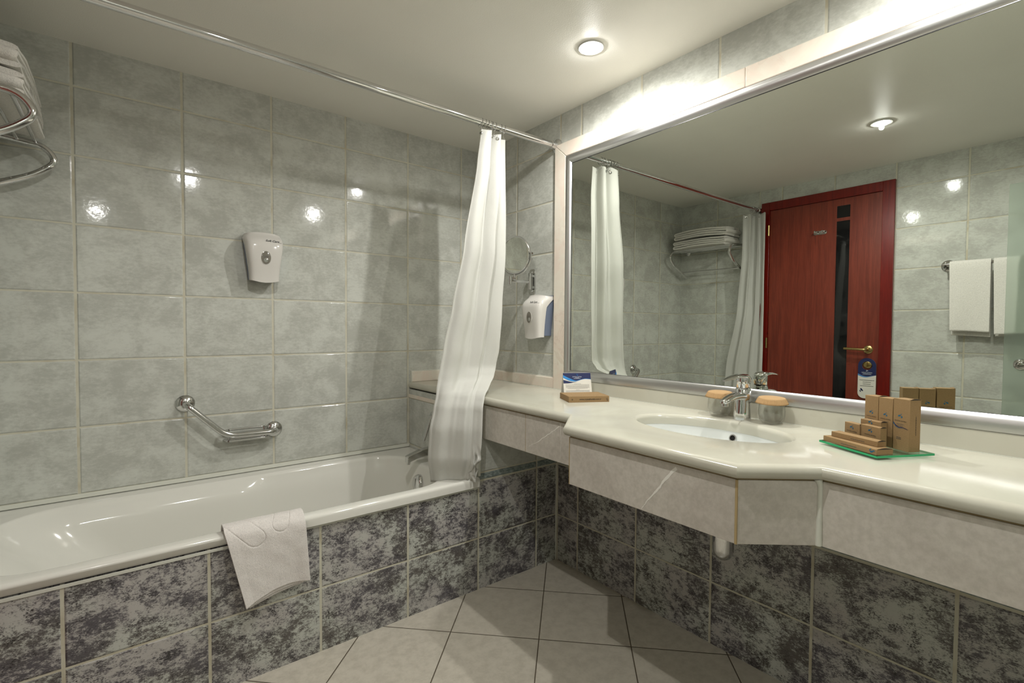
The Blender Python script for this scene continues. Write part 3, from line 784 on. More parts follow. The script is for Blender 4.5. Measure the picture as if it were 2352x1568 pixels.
b = lathe(NB(), [(.0185, .0), (.0205, .003), (.0205, .034), (.018, .040), (0, .040)], (fx+.004, fy, SZ+.106), (-.10, 0, 1), 30); cp = obj('cartridge_cap', b, M_chrome, t, smooth=40)
b = lathe(NB(), [(.0204, .0), (.0208, .001), (.0204, .0025)], (fx+.004, fy, SZ+.1055), (-.10, 0, 1), 30); obj('seal', b, M_black, t)
b = lathe(NB(), [(.0028, 0), (0, .0012)], (fx-.0185, fy-.006, SZ+.124), (-1, -.3, 0), 10); obj('index_dot', b, M_lockblk, cp)
b = NB(); rg = []
pts = [(fx+.027, .112, .010, .012), (fx+.022, .130, .018, .014), (fx+.008, .141, .0215, .0105), (fx-.016, .1445, .0215, .0085), (fx-.046, .1445, .0195, .0070), (fx-.075, .142, .0155, .0055), (fx-.100, .1385, .0105, .0042), (fx-.119, .1355, .005, .003)]
for x, z, w, h in pts:
    rg.append([(x+(.010*sin(a) if x > fx+.02 else 0), fy+w*cos(a), SZ+z+h*sin(a)*(.75 if sin(a) < 0 else 1)) for a in [2*pi*k/22 for k in range(22)]])
loft(b, rg, True, True, True); obj('lever', b, M_chrome, t, smooth=70)

# glasses with paper lids
def tumbler(x, y, label, lid):
    t = tag(obj('drinking_glass', lathe(NB(), [(.0005, .001), (.020, .0008), (.0275, .004), (.0345, .014), (.0385, .028), (.0390, .040), (.0370, .060), (.0345, .074), (.0338, .0745), (.0333, .074), (.0356, .060), (.0375, .040), (.0368, .029), (.0325, .018), (.024, .0105), (.0005, .0095)], (x, y, SZ+.0002), (0, 0, 1), 48, cap=False), M_glass, None, smooth=60, at=(x, y, SZ)), label, 'glass', 'covered drinking glasses')
    b = NB(); N_ = 120; rg = []
    for (rr, h, pl_) in [(.0005, .083, 0), (.034, .0838, 0), (.0375, .0830, .0), (.0392, .0805, .010), (.0440, .0700, .022), (.0462, .0660, .028)]:
        rg.append([(x+rr*(1+pl_*(1 if k % 2 else -1))*cos(2*pi*k/N_), y+rr*(1+pl_*(1 if k % 2 else -1))*sin(2*pi*k/N_), SZ+h+.004*sin(2*pi*k/N_+1)*(rr/.045)*.5) for k in range(N_)])
    loft(b, rg, True, True, False)
    tag(obj('paper_lid', b, M_kraftcap, None, smooth=20, at=(x, y, SZ+.075), solid=.0006), lid, 'glass cover', 'pleated paper lids')
tumbler(-.066, -1.552, 'clear glass tumbler half hidden behind the basin faucet', 'brown pleated paper lid on the glass behind the faucet')
tumbler(-.066, -1.724, 'clear glass tumbler standing right of the basin faucet', 'brown pleated paper lid on the glass right of the faucet')

# ================================================================== TRAY WITH BOXES
def E_(a): return Vector((cos(radians(a)), sin(radians(a)), 0))
e1, e2 = E_(62), E_(-28); F0 = Vector((-.318, -2.068, 0)); Zv = Vector((0, 0, 1))
def at_(s, t_, z, O=F0, a=e1, c=e2): return O+a*s+c*t_+Zv*z
tr = thing('glass_tray', 'square clear glass tray with green edges holding the toiletry boxes', 'tray', at_(.08, .08, SZ))
TT = SZ+.0105; TB = TT-.005
s0, s1, t0, t1 = 0, .165, 0, .160
b = NB()
def quad(pp, mi): 
    fc = b.faces.new([b.verts.new(p) for p in pp]); fc.material_index = mi
quad([at_(s0, t0, TT), at_(s0, t1, TT), at_(s1, t1, TT), at_(s1, t0, TT)], 0)
quad([at_(s0, t0, TB), at_(s1, t0, TB), at_(s1, t1, TB), at_(s0, t1, TB)], 0)
cs = [(s0, t0), (s0, t1), (s1, t1), (s1, t0)]
for i in range(4):
    p, q = cs[i], cs[(i+1) % 4]; quad([at_(*p, TB), at_(*q, TB), at_(*q, TT), at_(*p, TT)], 1)
obj('glass_plate', b, [M_trayglass, M_trayedge], tr, smooth=None)
for s, t_ in ((.012, .012), (.012, .148), (.153, .012), (.153, .148)):
    bb = lathe(NB(), [(.005, 0), (.005, TB-SZ), (0, TB-SZ)], at_(s, t_, SZ), (0, 0, 1), 14); obj('foot', bb, M_glass, tr)

def carton(name, O, sx, sy, h, label, group, rot=0, front=(), side=(), back=()):
    """O: front corner (low s, low t). sx along e1, sy along e2"""
    a, c = E_(62+rot), E_(-28+rot)
    t = thing(name, label, 'box', O+a*sx/2+c*sy/2, 0, group)
    P_ = lambda s, t2, z: O+a*s+c*t2+Zv*z
    b = NB(); v = [b.verts.new(P_(*q)) for q in [(0, 0, 0), (sx, 0, 0), (sx, sy, 0), (0, sy, 0), (0, 0, h), (sx, 0, h), (sx, sy, h), (0, sy, h)]]
    for q in [(0, 3, 2, 1), (4, 5, 6, 7), (0, 1, 5, 4), (1, 2, 6, 5), (2, 3, 7, 6), (3, 0, 4, 7)]: b.faces.new([v[i] for i in q])
    obj('carton', b, M_kraft, t, bevel=.0006, bseg=2)
    # tuck flap: dark arched slit and lid edge near the low-s end of the top
    n = 10; b = NB(); prof = []
    up = [P_(.0004-.0004, lerp(.05, .95, k/n)*sy, h+.0006+.0022*sin(pi*k/n)*min(1, sy/.02)) for k in range(n+1)]
    lo = [P_(.0035, lerp(.05, .95, k/n)*sy, h+.0006) for k in range(n+1)]
    loft(b, [up, lo], False); obj('lid_flap', b, M_kraft, t, smooth=None, solid=.0005)
    b = NB(); loft(b, [[P_(-.0004, lerp(.06, .94, k/n)*sy, h-.0006) for k in range(n+1)], [P_(-.0004, lerp(.06, .94, k/n)*sy, h+.0003+.0020*sin(pi*k/n)*min(1, sy/.02)) for k in range(n+1)]], False)
    obj('slit', b, M_ink, t, smooth=None)
    FO = lambda s, z: P_(s, -.0005, z); FXd = -a   # as seen from the front, reading direction is -e1
    for it in front:
        k = it[0]
        if k == 'logo': polys_on(logo_polys(it[3]), FO(it[1]*sx, it[2]*h), FXd, Zv, M_logo, t, 'logo')
        if k == 'text': text_on(it[4], it[3], FO(it[1]*sx, it[2]*h), FXd, Zv, M_ink, t, bold=.00003)
        if k == 'poly': polys_on(it[2], FO(0, 0), FXd, Zv, it[1], t, 'wave')
        if k == 'bars': polys_on(bars(it[1], it[2]), FO(0, 0), FXd, Zv, M_print, t, 'small_print')
    for it in back:
        O_ = P_(it[1]*sx, sy+.0005, it[2]*h)
        if it[0] == 'logo': polys_on(logo_polys(it[3]), O_, a, Zv, M_logo, t, 'logo')
        if it[0] == 'text': text_on(it[4], it[3], O_, a, Zv, M_ink, t, bold=.00003)
    for it in side:
        if it[0] == 'bar': polys_on(bars([(0, 0, it[3])], .0012), P_(-.0005, it[1]*sy, it[2]*h), Zv, c, M_ink, t, 'small_print')
    return t
HB = TT+.0003
tall = [('text', .5, .49, .0062, 'CRYSTAL HOTELS'), ('logo', .5, .64, .0085)]
wv = [[(-.0405+.001, .060), (-.030, .0535), (-.020, .053), (-.010, .0535), (-.002, .0505), (-.010, .0515), (-.020, .0505), (-.030, .0505), (-.0395, .056)]]
wave_d = [[(-.0405, .066), (-.034, .0575), (-.026, .0545), (-.016, .0555), (-.006, .054), (-.002, .0515), (-.008, .0545), (-.018, .0570), (-.026, .0562), (-.034, .0600), (-.0405, .0675)]]
wave_l = [[(-.0405, .0655), (-.034, .0570), (-.026, .0535), (-.016, .0540), (-.006, .0525), (-.016, .0535), (-.026, .0525), (-.034, .0555), (-.0405, .0625)]]
carton('tall_box', at_(.016, .106, HB), .041, .031, .1235, 'tall kraft toiletry box nearest the tray corner, rightmost of the three tall ones', 'tall toiletry boxes',
       front=[('logo', .56, .665, .010), ('text', .55, .560, .0037, 'CRYSTAL HOTELS'), ('bars', [(-.0225, .0625, .019), (-.0225, .0590, .013)], .0010), ('poly', M_navy, wave_d), ('poly', M_logo, wave_l), ('bars', [(-.026, .0300, .011), (-.026, .0265, .012)], .0014)],
       side=[('bar', .55, .50, .045)], back=[('logo', .5, .665, .010), ('text', .5, .560, .0037, 'CRYSTAL HOTELS')])
for s, lab in ((.0595, 'tall kraft toiletry box standing in the middle of the three tall ones'), (.0985, 'tall kraft toiletry box at the left end of the three tall ones')):
    carton('tall_box', at_(s, .107, HB), .0375, .030, .1200, lab, 'tall toiletry boxes',
           front=[('logo', .5, .655, .0095), ('text', .5, .555, .0034, 'CRYSTAL HOTELS'), ('bars', [(-.0188, .0610, .017), (-.0188, .0580, .011)], .0009)],
           back=[('logo', .5, .665, .0095), ('text', .5, .560, .0034, 'CRYSTAL HOTELS')] if s < .08 else [])
carton('slim_box', at_(.072, .087, HB), .056, .019, .0605, 'low kraft box wedged between the tall boxes and the two short boxes', None, front=[('logo', .5, .93, .010)])
sf = [('logo', .5, .78, .010), ('text', .5, .54, .0040, 'CRYSTAL HOTELS'), ('bars', [(-.026, .0200, .018), (-.026, .0165, .024)], .0010)]
carton('short_box', at_(.053, .066, HB), .054, .018, .051, 'short kraft toiletry box at the right, in front of the tallest boxes', 'short toiletry boxes', front=sf)
carton('short_box', at_(.108, .063, HB), .046, .018, .0485, 'short kraft toiletry box at the left end of the tray', 'short toiletry boxes', rot=-3, front=sf)
flat1 = carton('flat_box', at_(.004, .004, HB), .152, .045, .0135, 'long flat kraft box lying on the front edge of the tray', 'flat toiletry boxes',
       front=[('bars', [(-.075, .0050, .045)], .0013)])
polys_on([ell(0, 0, .006, .0012, .2), ell(-.004, .003, .004, .001, .8), ell(.006, .002, .003, .001, -.5), ell(-.002, -.002, .002, .0016), ell(.002, -.001, .0025, .0012, .9)], at_(.016, .0034, HB+.0072), -e1, Zv, M_logo, flat1, 'logo')
carton('flat_box', at_(.023, .0265, HB+.0140), .122, .026, .0125, 'thin flat kraft box stacked on top of the long flat one', 'flat toiletry boxes', rot=4.5,
       front=[('bars', [(-.050, .0045, .036)], .0011)])

# ================================================================== SIGN CARD AND LONG BOX
P0 = Vector((-.28, -1.038, 0))
t = thing('cardboard_box', 'wide low cardboard box with a printed web address lying before the tent card', 'box', P0+e1*.065+e2*.085+Zv*SZ)
A = lambda s, q, z: P0+e1*s+e2*q+Zv*z
b = NB(); v = [b.verts.new(A(*q)) for q in [(0, 0, SZ), (.13, 0, SZ), (.13, .17, SZ), (0, .17, SZ), (0, 0, SZ+.0235), (.13, 0, SZ+.0235), (.13, .17, SZ+.0235), (0, .17, SZ+.0235)]]
for q in [(0, 3, 2, 1), (4, 5, 6, 7), (0, 1, 5, 4), (1, 2, 6, 5), (2, 3, 7, 6), (3, 0, 4, 7)]: b.faces.new([v[i] for i in q])
obj('carton', b, M_kraft, t, bevel=.0008)
b = NB(); v = [b.verts.new(A(*q)) for q in [(.001, .001, SZ+.0240), (.060, .001, SZ+.0240), (.060, .169, SZ+.0240), (.001, .169, SZ+.0240)]]; b.faces.new(v); obj('lid_flap', b, M_kraft, t, smooth=None, solid=.0006)
text_on('www.crystalhotels.com.tr', .0088, A(-.0006, .090, SZ+.0095), e2, Zv, M_ink, t, bold=.00012)
polys_on([[(-.002, -.001), (.0045, -.0002), (.0045, .0006), (-.002, .0003)], [(.0018, -.004), (.0026, -.004), (.0026, .0045), (.0018, .0045)], [(.003, -.002), (.0055, 0), (.003, .0022)]], A(-.0006, .012, SZ+.0115), e2, Zv, M_ink, t, 'printed_mark')
polys_on([ell(0, .003, .0025, .0012, .6), ell(.001, -.004, .0012, .0035, -.2), ell(-.002, -.001, .0016, .0009)], A(-.0006, .161, SZ+.0115), e2, Zv, M_ink, t, 'printed_mark')
t = thing('tent_card', 'folded hotel notice card with navy and blue waves behind the cardboard box', 'card', A(.162, .084, SZ))
cw0, cw1, CH = .022, .146, .1035
up_ = (A(.165, 0, SZ+CH)-A(.137, 0, SZ)); Lh = up_.length; up_.normalize()
b = NB()
f0 = [A(.137, cw0-.001, SZ), A(.137, cw1+.001, SZ), A(.165, cw1, SZ+CH), A(.165, cw0, SZ+CH)]; f1 = [A(.193, cw0-.001, SZ), A(.193, cw1+.001, SZ)]
v = [b.verts.new(p) for p in f0+f1]
b.faces.new((v[0], v[1], v[2], v[3])); b.faces.new((v[3], v[2], v[5], v[4]))
obj('folded_card', b, M_paper, t, smooth=None, solid=.0005)
nn = e2.cross(up_); CO = A(.137, cw0, SZ)+nn*.0006
if nn.dot(CP-CO) < 0: CO = A(.137, cw0, SZ)-nn*.0006
CWd = cw1-cw0
def spl(ks, n=30):
    out = []; ks = [(ks[0][0]-.2, ks[0][1]*2-ks[1][1])]+ks+[(ks[-1][0]+.2, ks[-1][1]*2-ks[-2][1])]
    t0_, t1_ = ks[1][0], ks[-2][0]
    for k in range(n+1):
        t = lerp(t0_, t1_, k/n); i = 1
        while i < len(ks)-3 and t > ks[i+1][0]: i += 1
        q = (t-ks[i][0])/(ks[i+1][0]-ks[i][0]); p0, p1, p2, p3 = (ks[j][1] for j in (i-1, i, i+1, i+2))
        out.append((CWd*t, .5*((2*p1)+(-p0+p2)*q+(2*p0-5*p1+4*p2-p3)*q*q+(-p0+3*p1-3*p2+p3)*q**3)))
    return out
top = .1065
w1 = spl([(0, .097), (.25, .082), (.45, .0725), (.6, .0765), (.8, .081), (1, .0785)])
w2 = spl([(0, .0855), (.2, .0733), (.4, .0690), (.5, .0708), (.65, .0765), (.8, .0795), (1, .0775)])
w3 = spl([(0, .0768), (.2, .0700), (.35, .0665), (.5, .0665)], 14); w4 = spl([(0, .0612), (.2, .0615), (.35, .0640), (.5, .0665)], 14)
def strip(a_, b_): return [[a_[k], b_[k], b_[k+1], a_[k+1]] for k in range(len(a_)-1)]
polys_on(strip([(x, top) for x, y in w1], w1), CO, e2, up_, M_navy, t, 'navy_field')
polys_on(strip(w1, w2), CO, e2, up_, M_sky, t, 'blue_wave')
polys_on(strip(w3, w4), CO, e2, up_, M_navy, t, 'lower_wave')
polys_on(logo_polys(.0095), CO+e2*CWd*.50+up_*.098+nn*0, e2, up_, M_sky, t, 'logo')
text_on('CRYSTAL HOTELS', .0052, CO+e2*CWd*.5+up_*.0875+(CP-CO).normalized()*.0004, e2, up_, M_whitetext, t)
random.seed(3)
polys_on(bars([(CWd*.5, .0845, .018), (CWd*.5, .0812, .030)], .0011), CO+(CP-CO).normalized()*.0004, e2, up_, M_whitetext, t, 'small_print')
polys_on(bars([(CWd*.5, .0585, .030), (CWd*.5, .0545, .106), (CWd*.5, .0505, .106), (CWd*.5, .0465, .104), (CWd*.5, .0425, .106), (CWd*.5, .0390, .090), (CWd*.5, .0330, .016), (CWd*.5, .0290, .106), (CWd*.5, .0250, .104)], .0009), CO, e2, up_, M_print, t, 'small_print')

# ================================================================== BATH MAT ON THE BATH EDGE
t = thing('bath_mat', 'folded off-white terry bath mat with stitched footprints hung over the bath edge', 'bath mat', (-1.3, -.70, .28))
def mat_sheet(off, s_lo, s_hi, drop, inside, name, skew=1.0, foot=True, curl=0):
    prof = [(-.600-off*0, .496-inside), (-.622, .490-inside*.55), (-.640, .505+off), (-.662, .509+off), (-.684, .507+off), (-.697-off, .494), (-.702-off, .470), (-.7035-off, .40), (-.7035-off, .36), (-.7050-off, .495-drop)]
    pv = [Vector((0, y, z)) for y, z in prof]; pv = fillet(pv, .02, 4)
    Ls = [0]
    for a, c in zip(pv, pv[1:]): Ls.append(Ls[-1]+(c-a).length)
    def pt(v):
        d = v*Ls[-1]
        for i in range(len(pv)-1):
            if d <= Ls[i+1]+1e-9: return pv[i].lerp(pv[i+1], (d-Ls[i])/max(1e-9, Ls[i+1]-Ls[i]))
        return pv[-1].copy()
    NU, NV = 150, 150; b = NB(); rg = []
    def groove(x, y, cx, cy, w, L, ang):
        dx, dy = x-cx, y-cy; c_, s_ = cos(ang), sin(ang); X_, Y_ = dx*c_+dy*s_, -dx*s_+dy*c_
        Y2 = max(0, Y_-0) if Y_ > 0 else Y_
        yy = max(0, Y_-L) if Y_ > 0 else Y_
        ww = w*(1-.10*min(1, max(0, Y_/L))) if L > 0 else w
        d_ = math.hypot(X_/ww, yy/ww)-1
        return math.exp(-(d_*ww/.0018)**2)
    for j in range(NV+1):
        v = j/NV; row = []
        p = pt(v)
        for i in range(NU+1):
            s = i/NU; S_ = lerp(s_lo, s_hi, s)
            hang = max(0, .505-p.z) if p.y < -.69 else 0
            xl = -1.433+.052*(hang/.22)*skew; xr = -1.196+.012*(hang/.22)
            x = lerp(xl, xr, S_)
            z = p.z
            if hang > 0:
                z += hang*(.018/.22*(S_-.5))*1.5+curl*hang/.22*sin(pi*S_)*.016
            y = p.y-.004*sin(S_*7+1)*hang/.2-.006*hang/.2*(1 if S_ < .12 else 0)*(.12-S_)/.12
            y -= .006*sstep(.55, .8, S_)*sstep(1.0, .8, S_)*-1*(hang/.2)
            g_ = 0
            if foot:
                al = v*Ls[-1]
                g_ = max(groove(S_*.235, -al, .078, -.178, .030, .20, .62), groove(S_*.235, -al, .158, -.155, .024, .2, -.28))
            n_ = Vector((0, -1, 0)) if p.y < -.695 else Vector((0, -.35, .94))
            q = Vector((x, y, z))-n_*.0022*g_
            e = noise.noise(Vector((x*28, y*28, z*28)))*.0016
            q += n_*e
            row.append(q)
        rg.append(row)
    loft(b, rg, False)
    return obj(name, b, M_mat, t, smooth=180, solid=.005)
mat_sheet(.0085, 0, 1, .222, .055, 'mat_top', curl=1)
mat_sheet(.0040, .04, .90, .226, .045, 'mat_fold', foot=False, curl=.55)
mat_sheet(-.0003, .05, .86, .229, .035, 'mat_fold', foot=False, curl=.2)

# ================================================================== TOWEL RACK + BATH TOWELS
t = thing('towel_rack', 'chrome tube towel rack on the wall above the far end of the bath', 'towel rack', (XD, -.31, 1.7))
ZT = 1.775
for y in (-.065, -.562):
    pts = fillet([(XD+.003, y, ZT+.012), (-2.03, y, ZT+.010), (-1.880, y, ZT-.006), (-1.845, y, ZT-.056), (-1.905, y, ZT-.112), (-2.060, y, 1.590), (-2.085, y, 1.575)], [.03, .055, .06, .05, .02], 8)
    b = tube(NB(), pts, .0105, 18); br = obj('bracket', b, M_chrome, t, smooth=60)
    b = lathe(NB(), [(.026, 0), (.027, .003), (.022, .009), (.012, .012)], (XD+.0005, y-.0, ZT+.012), (1, 0, 0), 26); obj('wall_flange', b, M_chrome, br)
for i, x in enumerate((-1.900, -1.945, -1.990, -2.035, -2.080)):
    z = ZT-.002+(.012 if x < -2.0 else .004)
    b = tube(NB(), [(x, -.065, z), (x, -.562, z)], .0055, 12); obj('shelf_bar', b, M_chrome, t)
b = tube(NB(), [(-2.035, -.065, 1.612), (-2.035, -.562, 1.612)], .0060, 12); obj('hanging_bar', b, M_chrome, t)

def folded_towel(label, z0, y0, y1, x0, x1, layers, th, seed, sag):
    rnd = random.Random(seed); path = []
    z = z0+th/2
    for L in range(layers):
        a, c = (y0, y1) if L % 2 == 0 else (y1, y0)
        da = rnd.uniform(-.006, .006)
        for k in range(12):
            q = k/11; yy = lerp(a, c, q)+da*0; path.append(Vector((0, lerp(a, c, q), z)))
        if L < layers-1:
            e = c; s = 1 if c > a else -1
            for k in range(1, 6):
                an = -pi/2+pi*k/6; path.append(Vector((0, e+s*(th*.62)*cos(an), z+th*.5+th*.5*sin(an))))
        z += th*1.0
    # ribbon outline offset
    n = len(path); t_ = thing('bath_towel', label, 'towel', ((x0+x1)/2, (y0+y1)/2, z0), 0, 'folded bath towels on the rack')
    def bend(p):
        q = (p.y-y0)/(y1-y0)
        return p.z+sag*(sin(pi*min(1, max(0, 1-q)))*1.0)+sag*.3*q
    b = NB(); NX = 26; rings = []
    half = th*.495
    for j in range(NX+1):
        qx = j/NX; x = lerp(x0, x1, qx)
        edge = min(qx, 1-qx); rr = half*min(1, (.25+edge*14)**.5)
        up, dn = [], []
        for i, p in enumerate(path):
            d = (path[min(i+1, n-1)]-path[max(i-1, 0)]).normalized(); nn_ = Vector((0, -d.z, d.y))
            wv_ = noise.noise(Vector((x*14, p.y*9, p.z*40+seed)))*.004
            droop = -.10*max(0, x-(x1-.05))*(1)
            xx = x+noise.noise(Vector((p.y*9, p.z*60, seed*3.)))*.006*(qx*2-1)
            c_ = Vector((xx, p.y, bend(p)+wv_+droop))
            up.append(c_+nn_*rr); dn.append(c_-nn_*rr)
        rings.append(up+list(reversed(dn)))
    loft(b, rings, True, True, True)
    obj('folded_cloth', b, M_terry, t_, smooth=60)
    return t_
folded_towel('folded white bath towel lying directly on the chrome rack', ZT+.012, -.505, -.085, -2.098, -1.878, 4, .0155, 1, .008)
folded_towel('folded white bath towel on top of the other one on the rack', ZT+.080, -.512, -.092, -2.098, -1.884, 4, .0165, 2, .014)

# ================================================================== DOOR
t = tag(bpy.data.objects.new('door_1', None), kind='structure'); COL.objects.link(t); t.location = (XD, -1.085, 0)
DX = XD+.001
b = NB(); box(b, DX, DX+.024, -.684, -.742, 0, 2.077); box(b, DX, DX+.024, -1.428, -1.492, 0, 2.077); box(b, DX, DX+.0235, -.742, -1.428, 2.017, 2.077); obj('door_frame', b, M_dfr, t, bevel=.002)
b = NB(); y0, y1, z1 = -.744, -1.426, 2.015
gy0, gy1 = -1.175, -1.252
for (a0, a1, c0, c1) in ((y0, gy0, .005, z1), (gy1, y1, .005, z1), (gy0, gy1, 1.969, z1), (gy0, gy1, 1.868, 1.889), (gy0, gy1, .005, .16)): box(b, DX, DX+.012, a0, a1, c0, c1)
bmesh.ops.remove_doubles(b, verts=b.verts, dist=1e-5); lf = obj('door_leaf', b, M_leaf, t)
b = NB(); box(b, DX, DX+.009, gy0, gy1, 1.889, 1.969); obj('door_glass', b, M_dglass, t)
b = NB(); box(b, DX, DX+.009, gy0, gy1, .16, 1.868); obj('door_glass', b, M_dglass, t)
for z in (1.87, 1.045, .20):
    b = NB(); lathe(b, [(.007, -.038), (.007, .038), (0, .038)], (DX+.024, -.739, z), (0, 0, 1), 14); obj('hinge', b, M_brass, t)
hz = 1.020
b = lathe(NB(), [(.026, 0), (.026, .004), (.021, .008), (.012, .009)], (DX+.012, -1.372, hz), (1, 0, 0), 28); rs = obj('handle_rosette', b, M_brass, t)
b = tube(NB(), fillet([(DX+.018, -1.372, hz), (DX+.062, -1.372, hz), (DX+.062, -1.330, hz+.002), (DX+.058, -1.250, hz+.004)], .018, 6), .0085, 16); obj('door_handle', b, M_brass, rs)
b = lathe(NB(), [(.026, 0), (.026, .004), (.021, .008), (.010, .009), (.010, .02), (0, .02)], (DX+.012, -1.372, .925), (1, 0, 0), 28); rs = obj('lock_rosette', b, M_brass, t)
b = NB(); box(b, DX+.028, DX+.046, -1.376, -1.368, .911, .941); obj('thumb_turn', b, M_brass, rs, bevel=.002)

t = thing('robe_hook', 'small chrome double robe hook on the red wooden door', 'hook', (DX+.012, -1.078, 1.808))
b = prism(NB(), rrect(.082, .025, .0122), (DX+.0125, -1.078, 1.808), (0, 1, 0), (0, 0, 1), (1, 0, 0), .004); obj('hook_plate', b, M_chrome, t, bevel=.001)
for y in (-1.055, -1.101):
    b = NB(); tube(b, fillet([(DX+.015, y, 1.808), (DX+.036, y, 1.803), (DX+.044, y, 1.812)], .01, 5), .0045, 10); lathe(b, [(.003, 0), (.0075, .003), (.0075, .007), (0, .009)], (DX+.044, y, 1.812), (.6, 0, .8), 14); obj('hook_arm', b, M_chrome, t)

t = thing('door_hanger', 'navy and white paper hanger on the brass door lock, seen in the mirror', 'door sign', (DX+.024, -1.372, .71))
hx = DX+.0245
HW, HT, HBt = .049, .966, .706
def hang_out():
    pts = []
    for k in range(13): a = pi*k/12; pts.append((HW*cos(a), HT-HW+HW*sin(a)))
    for k in range(9): a = pi+pi/2*k/8; pts.append((-HW+.035+.035*cos(a), HBt+.035+.035*sin(a)))
    for k in range(9): a = -pi/2+pi/2*k/8; pts.append((HW-.035+.035*cos(a), HBt+.035+.035*sin(a)))
    return pts
def ring_fill(outer, hole, y_c, X0, m, name, clip=None):
    b = NB(); vo = [b.verts.new((X0, y_c+p[0], p[1])) for p in outer]; es = [b.edges.new((vo[i], vo[(i+1) % len(vo)])) for i in range(len(vo))]
    if hole:
        vh = [b.verts.new((X0, y_c+p[0], p[1])) for p in hole]; es += [b.edges.new((vh[i], vh[(i+1) % len(vh)])) for i in range(len(vh))]
    bmesh.ops.triangle_fill(b, edges=es, use_beauty=True); return b
hc = -1.372; hole = ell(0, .918, .0275, .0275, 0, 28)
b = ring_fill(hang_out(), hole, hc, hx, None, ''); obj('hanger_card', b, M_paper, t, smooth=None, solid=.0008)
def hedge(yy): return yy
# in world, mirror view flips: +y is left of the real card when seen from the room
topo = [p for p in hang_out()[:13]]
wl = [(HW*(-1+2*k/16), .852+.006*cos(pi*k/16*1.5+.3)+.010*(k/16)**3) for k in range(17)]
b = ring_fill(topo+wl, hole, hc, hx+.0008, None, ''); obj('navy_field', b, M_navy, t, smooth=None)
Yd = (0, 1, 0); HO = Vector((hx+.0012, hc, 0))
polys_on([[(x, y-.001) for x, y in wl]+[(x, y-.001-.008*(x+HW)/(2*HW)) for x, y in reversed(wl)]], HO, Yd, Zv, M_sky, t, 'blue_wave')
polys_on(logo_polys(.010), HO+Zv*.884, Yd, Zv, M_whitetext, t, 'logo')
text_on('CRYSTAL HOTELS', .0072, HO+Zv*.870, Yd, Zv, M_whitetext, t, bold=.0001)
polys_on(bars([(0, .8645, .040), (0, .8605, .050)], .0014), HO, Yd, Zv, M_whitetext, t, 'small_print')
polys_on(bars([(0, .822, .080), (0, .809, .044), (0, .797, .042), (0, .785, .072)], .0032), HO, Yd, Zv, M_print, t, 'small_print')
polys_on([ell(.028, .762, .005, .009, -.5), ell(.034, .752, .003, .007, -.5), ell(.022, .757, .003, .006, -.5)], HO, Yd, Zv, M_navy, t, 'wave_mark')

# ================================================================== TOWEL RAIL, HAND TOWELS, GLASS DOOR
t = thing('towel_rail', 'chrome towel rail on the wall right of the door, seen in the mirror', 'towel rail', (XD, -2.03, 1.52))
rx, rz = XD+.075, 1.520
b = tube(NB(), [(rx, -1.735, rz), (rx, -2.34, rz)], .009, 18); obj('rail', b, M_chrome, t)
for y in (-1.748, -2.325):
    b = lathe(NB(), [(.032, 0), (.033, .004), (.028, .010), (.014, .014), (.013, .072), (.016, .078), (0, .084)], (XD+.0005, y, rz), (1, 0, 0), 30); obj('rail_bracket', b, M_chrome, t)
def hung(name, label, ya, yb, zf, zb, seed, grp):
    b = NB(); NU, NV = 60, 90; pts = fillet([(rx+.020, 0, zf), (rx+.016, 0, rz-.02), (rx+.011, 0, rz+.0145), (rx-.011, 0, rz+.0145), (rx-.016, 0, rz-.02), (rx-.018, 0, zb)], .014, 6)
    Ls = [0]
    for a, c in zip(pts, pts[1:]): Ls.append(Ls[-1]+(c-a).length)
    rg = []
    for j in range(NV+1):
        d = j/NV*Ls[-1]; k = 0
        while k < len(pts)-2 and d > Ls[k+1]: k += 1
        p = pts[k].lerp(pts[k+1], (d-Ls[k])/(Ls[k+1]-Ls[k])); row = []
        for i in range(NU+1):
            s = i/NU; low = max(0, rz-p.z)/.4
            y = lerp(ya, yb, s)+low*(.026*(.5-s)*1.0)*(-1 if False else 1)*.8
            y = lerp(ya-low*.012, yb-low*.004, s)
            w = noise.noise(Vector((y*10, p.z*3, seed)))*.010*low
            row.append(Vector((p.x+w+.004*sin(s*6+seed)*low, y, p.z+.004*low*sin(s*3+seed))))
        rg.append(row)
    loft(b, rg, False)
    return tag(obj(name, b, M_terry, None, smooth=180, solid=.009, at=(rx, (ya+yb)/2, rz)), label, 'towel', grp)
hung('hand_towel', 'white terry towel on the rail nearer the door, fully visible in the mirror', -1.768, -1.938, 1.140, 1.115, 1, 'towels on the rail')
hung('hand_towel', 'white terry towel on the rail partly behind the frosted glass door', -1.948, -2.098, 1.130, 1.120, 5, 'towels on the rail')
t = thing('glass_door', 'frosted green glass door panel with a round clear knob at the right mirror edge', 'glass door', (-1.95, -2.35, 0))
b = NB(); box(b, -1.954, -1.946, -2.006, -2.72, .012, 1.902); obj('glass_panel', b, M_frost, t, bevel=.001)
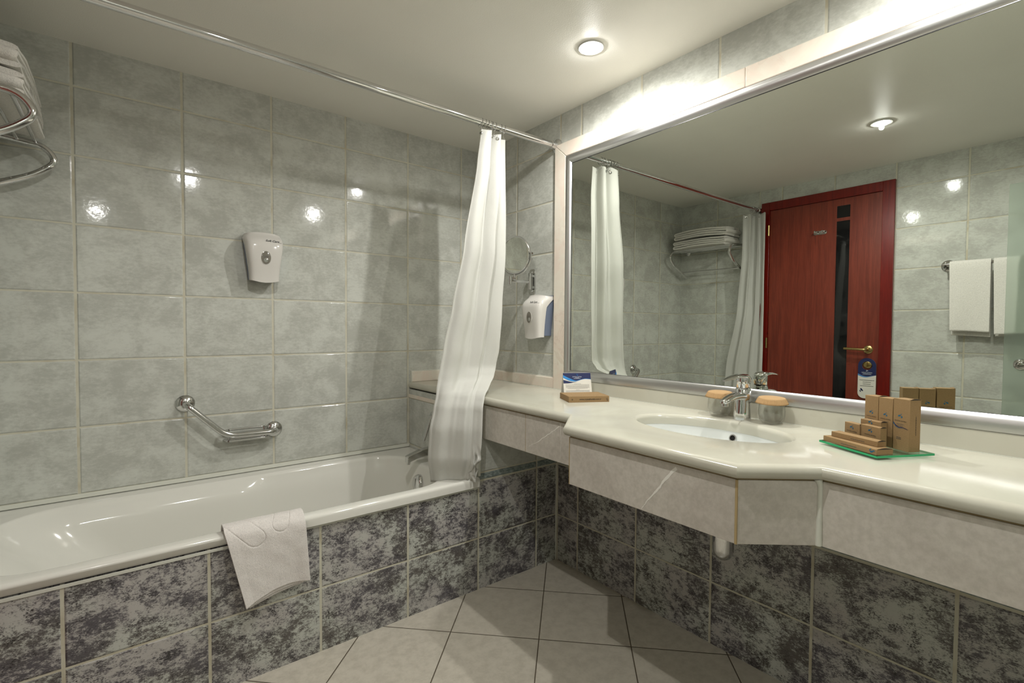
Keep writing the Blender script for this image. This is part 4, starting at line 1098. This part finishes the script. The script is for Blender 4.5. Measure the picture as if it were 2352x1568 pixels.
b = lathe(NB(), [(.027, 0), (.030, .004), (.030, .012), (.024, .020), (.018, .022), (.013, .016), (.008, .018), (0, .018)], (-1.946, -2.072, .975), (1, 0, 0), 32); obj('knob', b, M_chrome, t)
b = NB()
for z in (.25, 1.65): box(b, -1.960, -1.940, -2.69, -2.75, z-.035, z+.035)
obj('hinge_plate', b, M_chrome, t, bevel=.002)
b = NB(); box(b, -1.956, -1.944, -2.735, -2.765, 0, ZC); obj('jamb_post', b, M_alu, t)

# ================================================================== CEILING LIGHTS
lamps = [(-.310, -1.165, 'recessed ceiling spotlight above the basin counter, seen directly'), (-1.320, -1.620, 'recessed ceiling spotlight over the middle of the floor, seen in the mirror'),
         (-.325, -2.190, 'recessed ceiling spotlight above the near end of the counter'), (-1.86, -3.32, 'recessed ceiling spotlight near the wall behind the viewer')]
proto = None
for x, y, lab in lamps:
    if proto is None:
        proto = thing('ceiling_spotlight', lab, 'ceiling light', (x, y, ZC), 0, 'recessed ceiling spotlights')
        b = lathe(NB(), [(.034, .010), (.034, .0), (.037, -.004), (.045, -.004), (.047, -.0005), (.047, .0)], (x, y, ZC-.0005), (0, 0, 1), 40, cap=False); obj('trim_ring', b, M_ring, proto)
        b = lathe(NB(), [(.0335, .0), (.030, -.006), (.020, -.0115), (.0005, -.0145)], (x, y, ZC-.0008), (0, 0, 1), 32, cap=False); obj('lamp_lens', b, M_lamp, proto, smooth=60)
        for nm, size, blend, en in (('cone', 178, .58, SPILL_W),):
            L = bpy.data.lights.new('spotlight_'+nm, 'SPOT'); L.energy = en; L.color = LIGHT_COL; L.shadow_soft_size = .010
            L.spot_size = radians(size); L.spot_blend = blend
            lo = bpy.data.objects.new('spotlight_'+nm, L); COL.objects.link(lo); lo.parent = proto; lo.location = (0, 0, -.0255)
    else:
        q = dup(proto, (x, y, ZC)); q['label'] = lab
        if y < -3:                     # the far spot behind the viewer is a weaker bulb
            for o in [o for o in COL.objects if o.parent == q and o.type == 'LIGHT']:
                o.data = o.data.copy(); o.data.energy *= .6
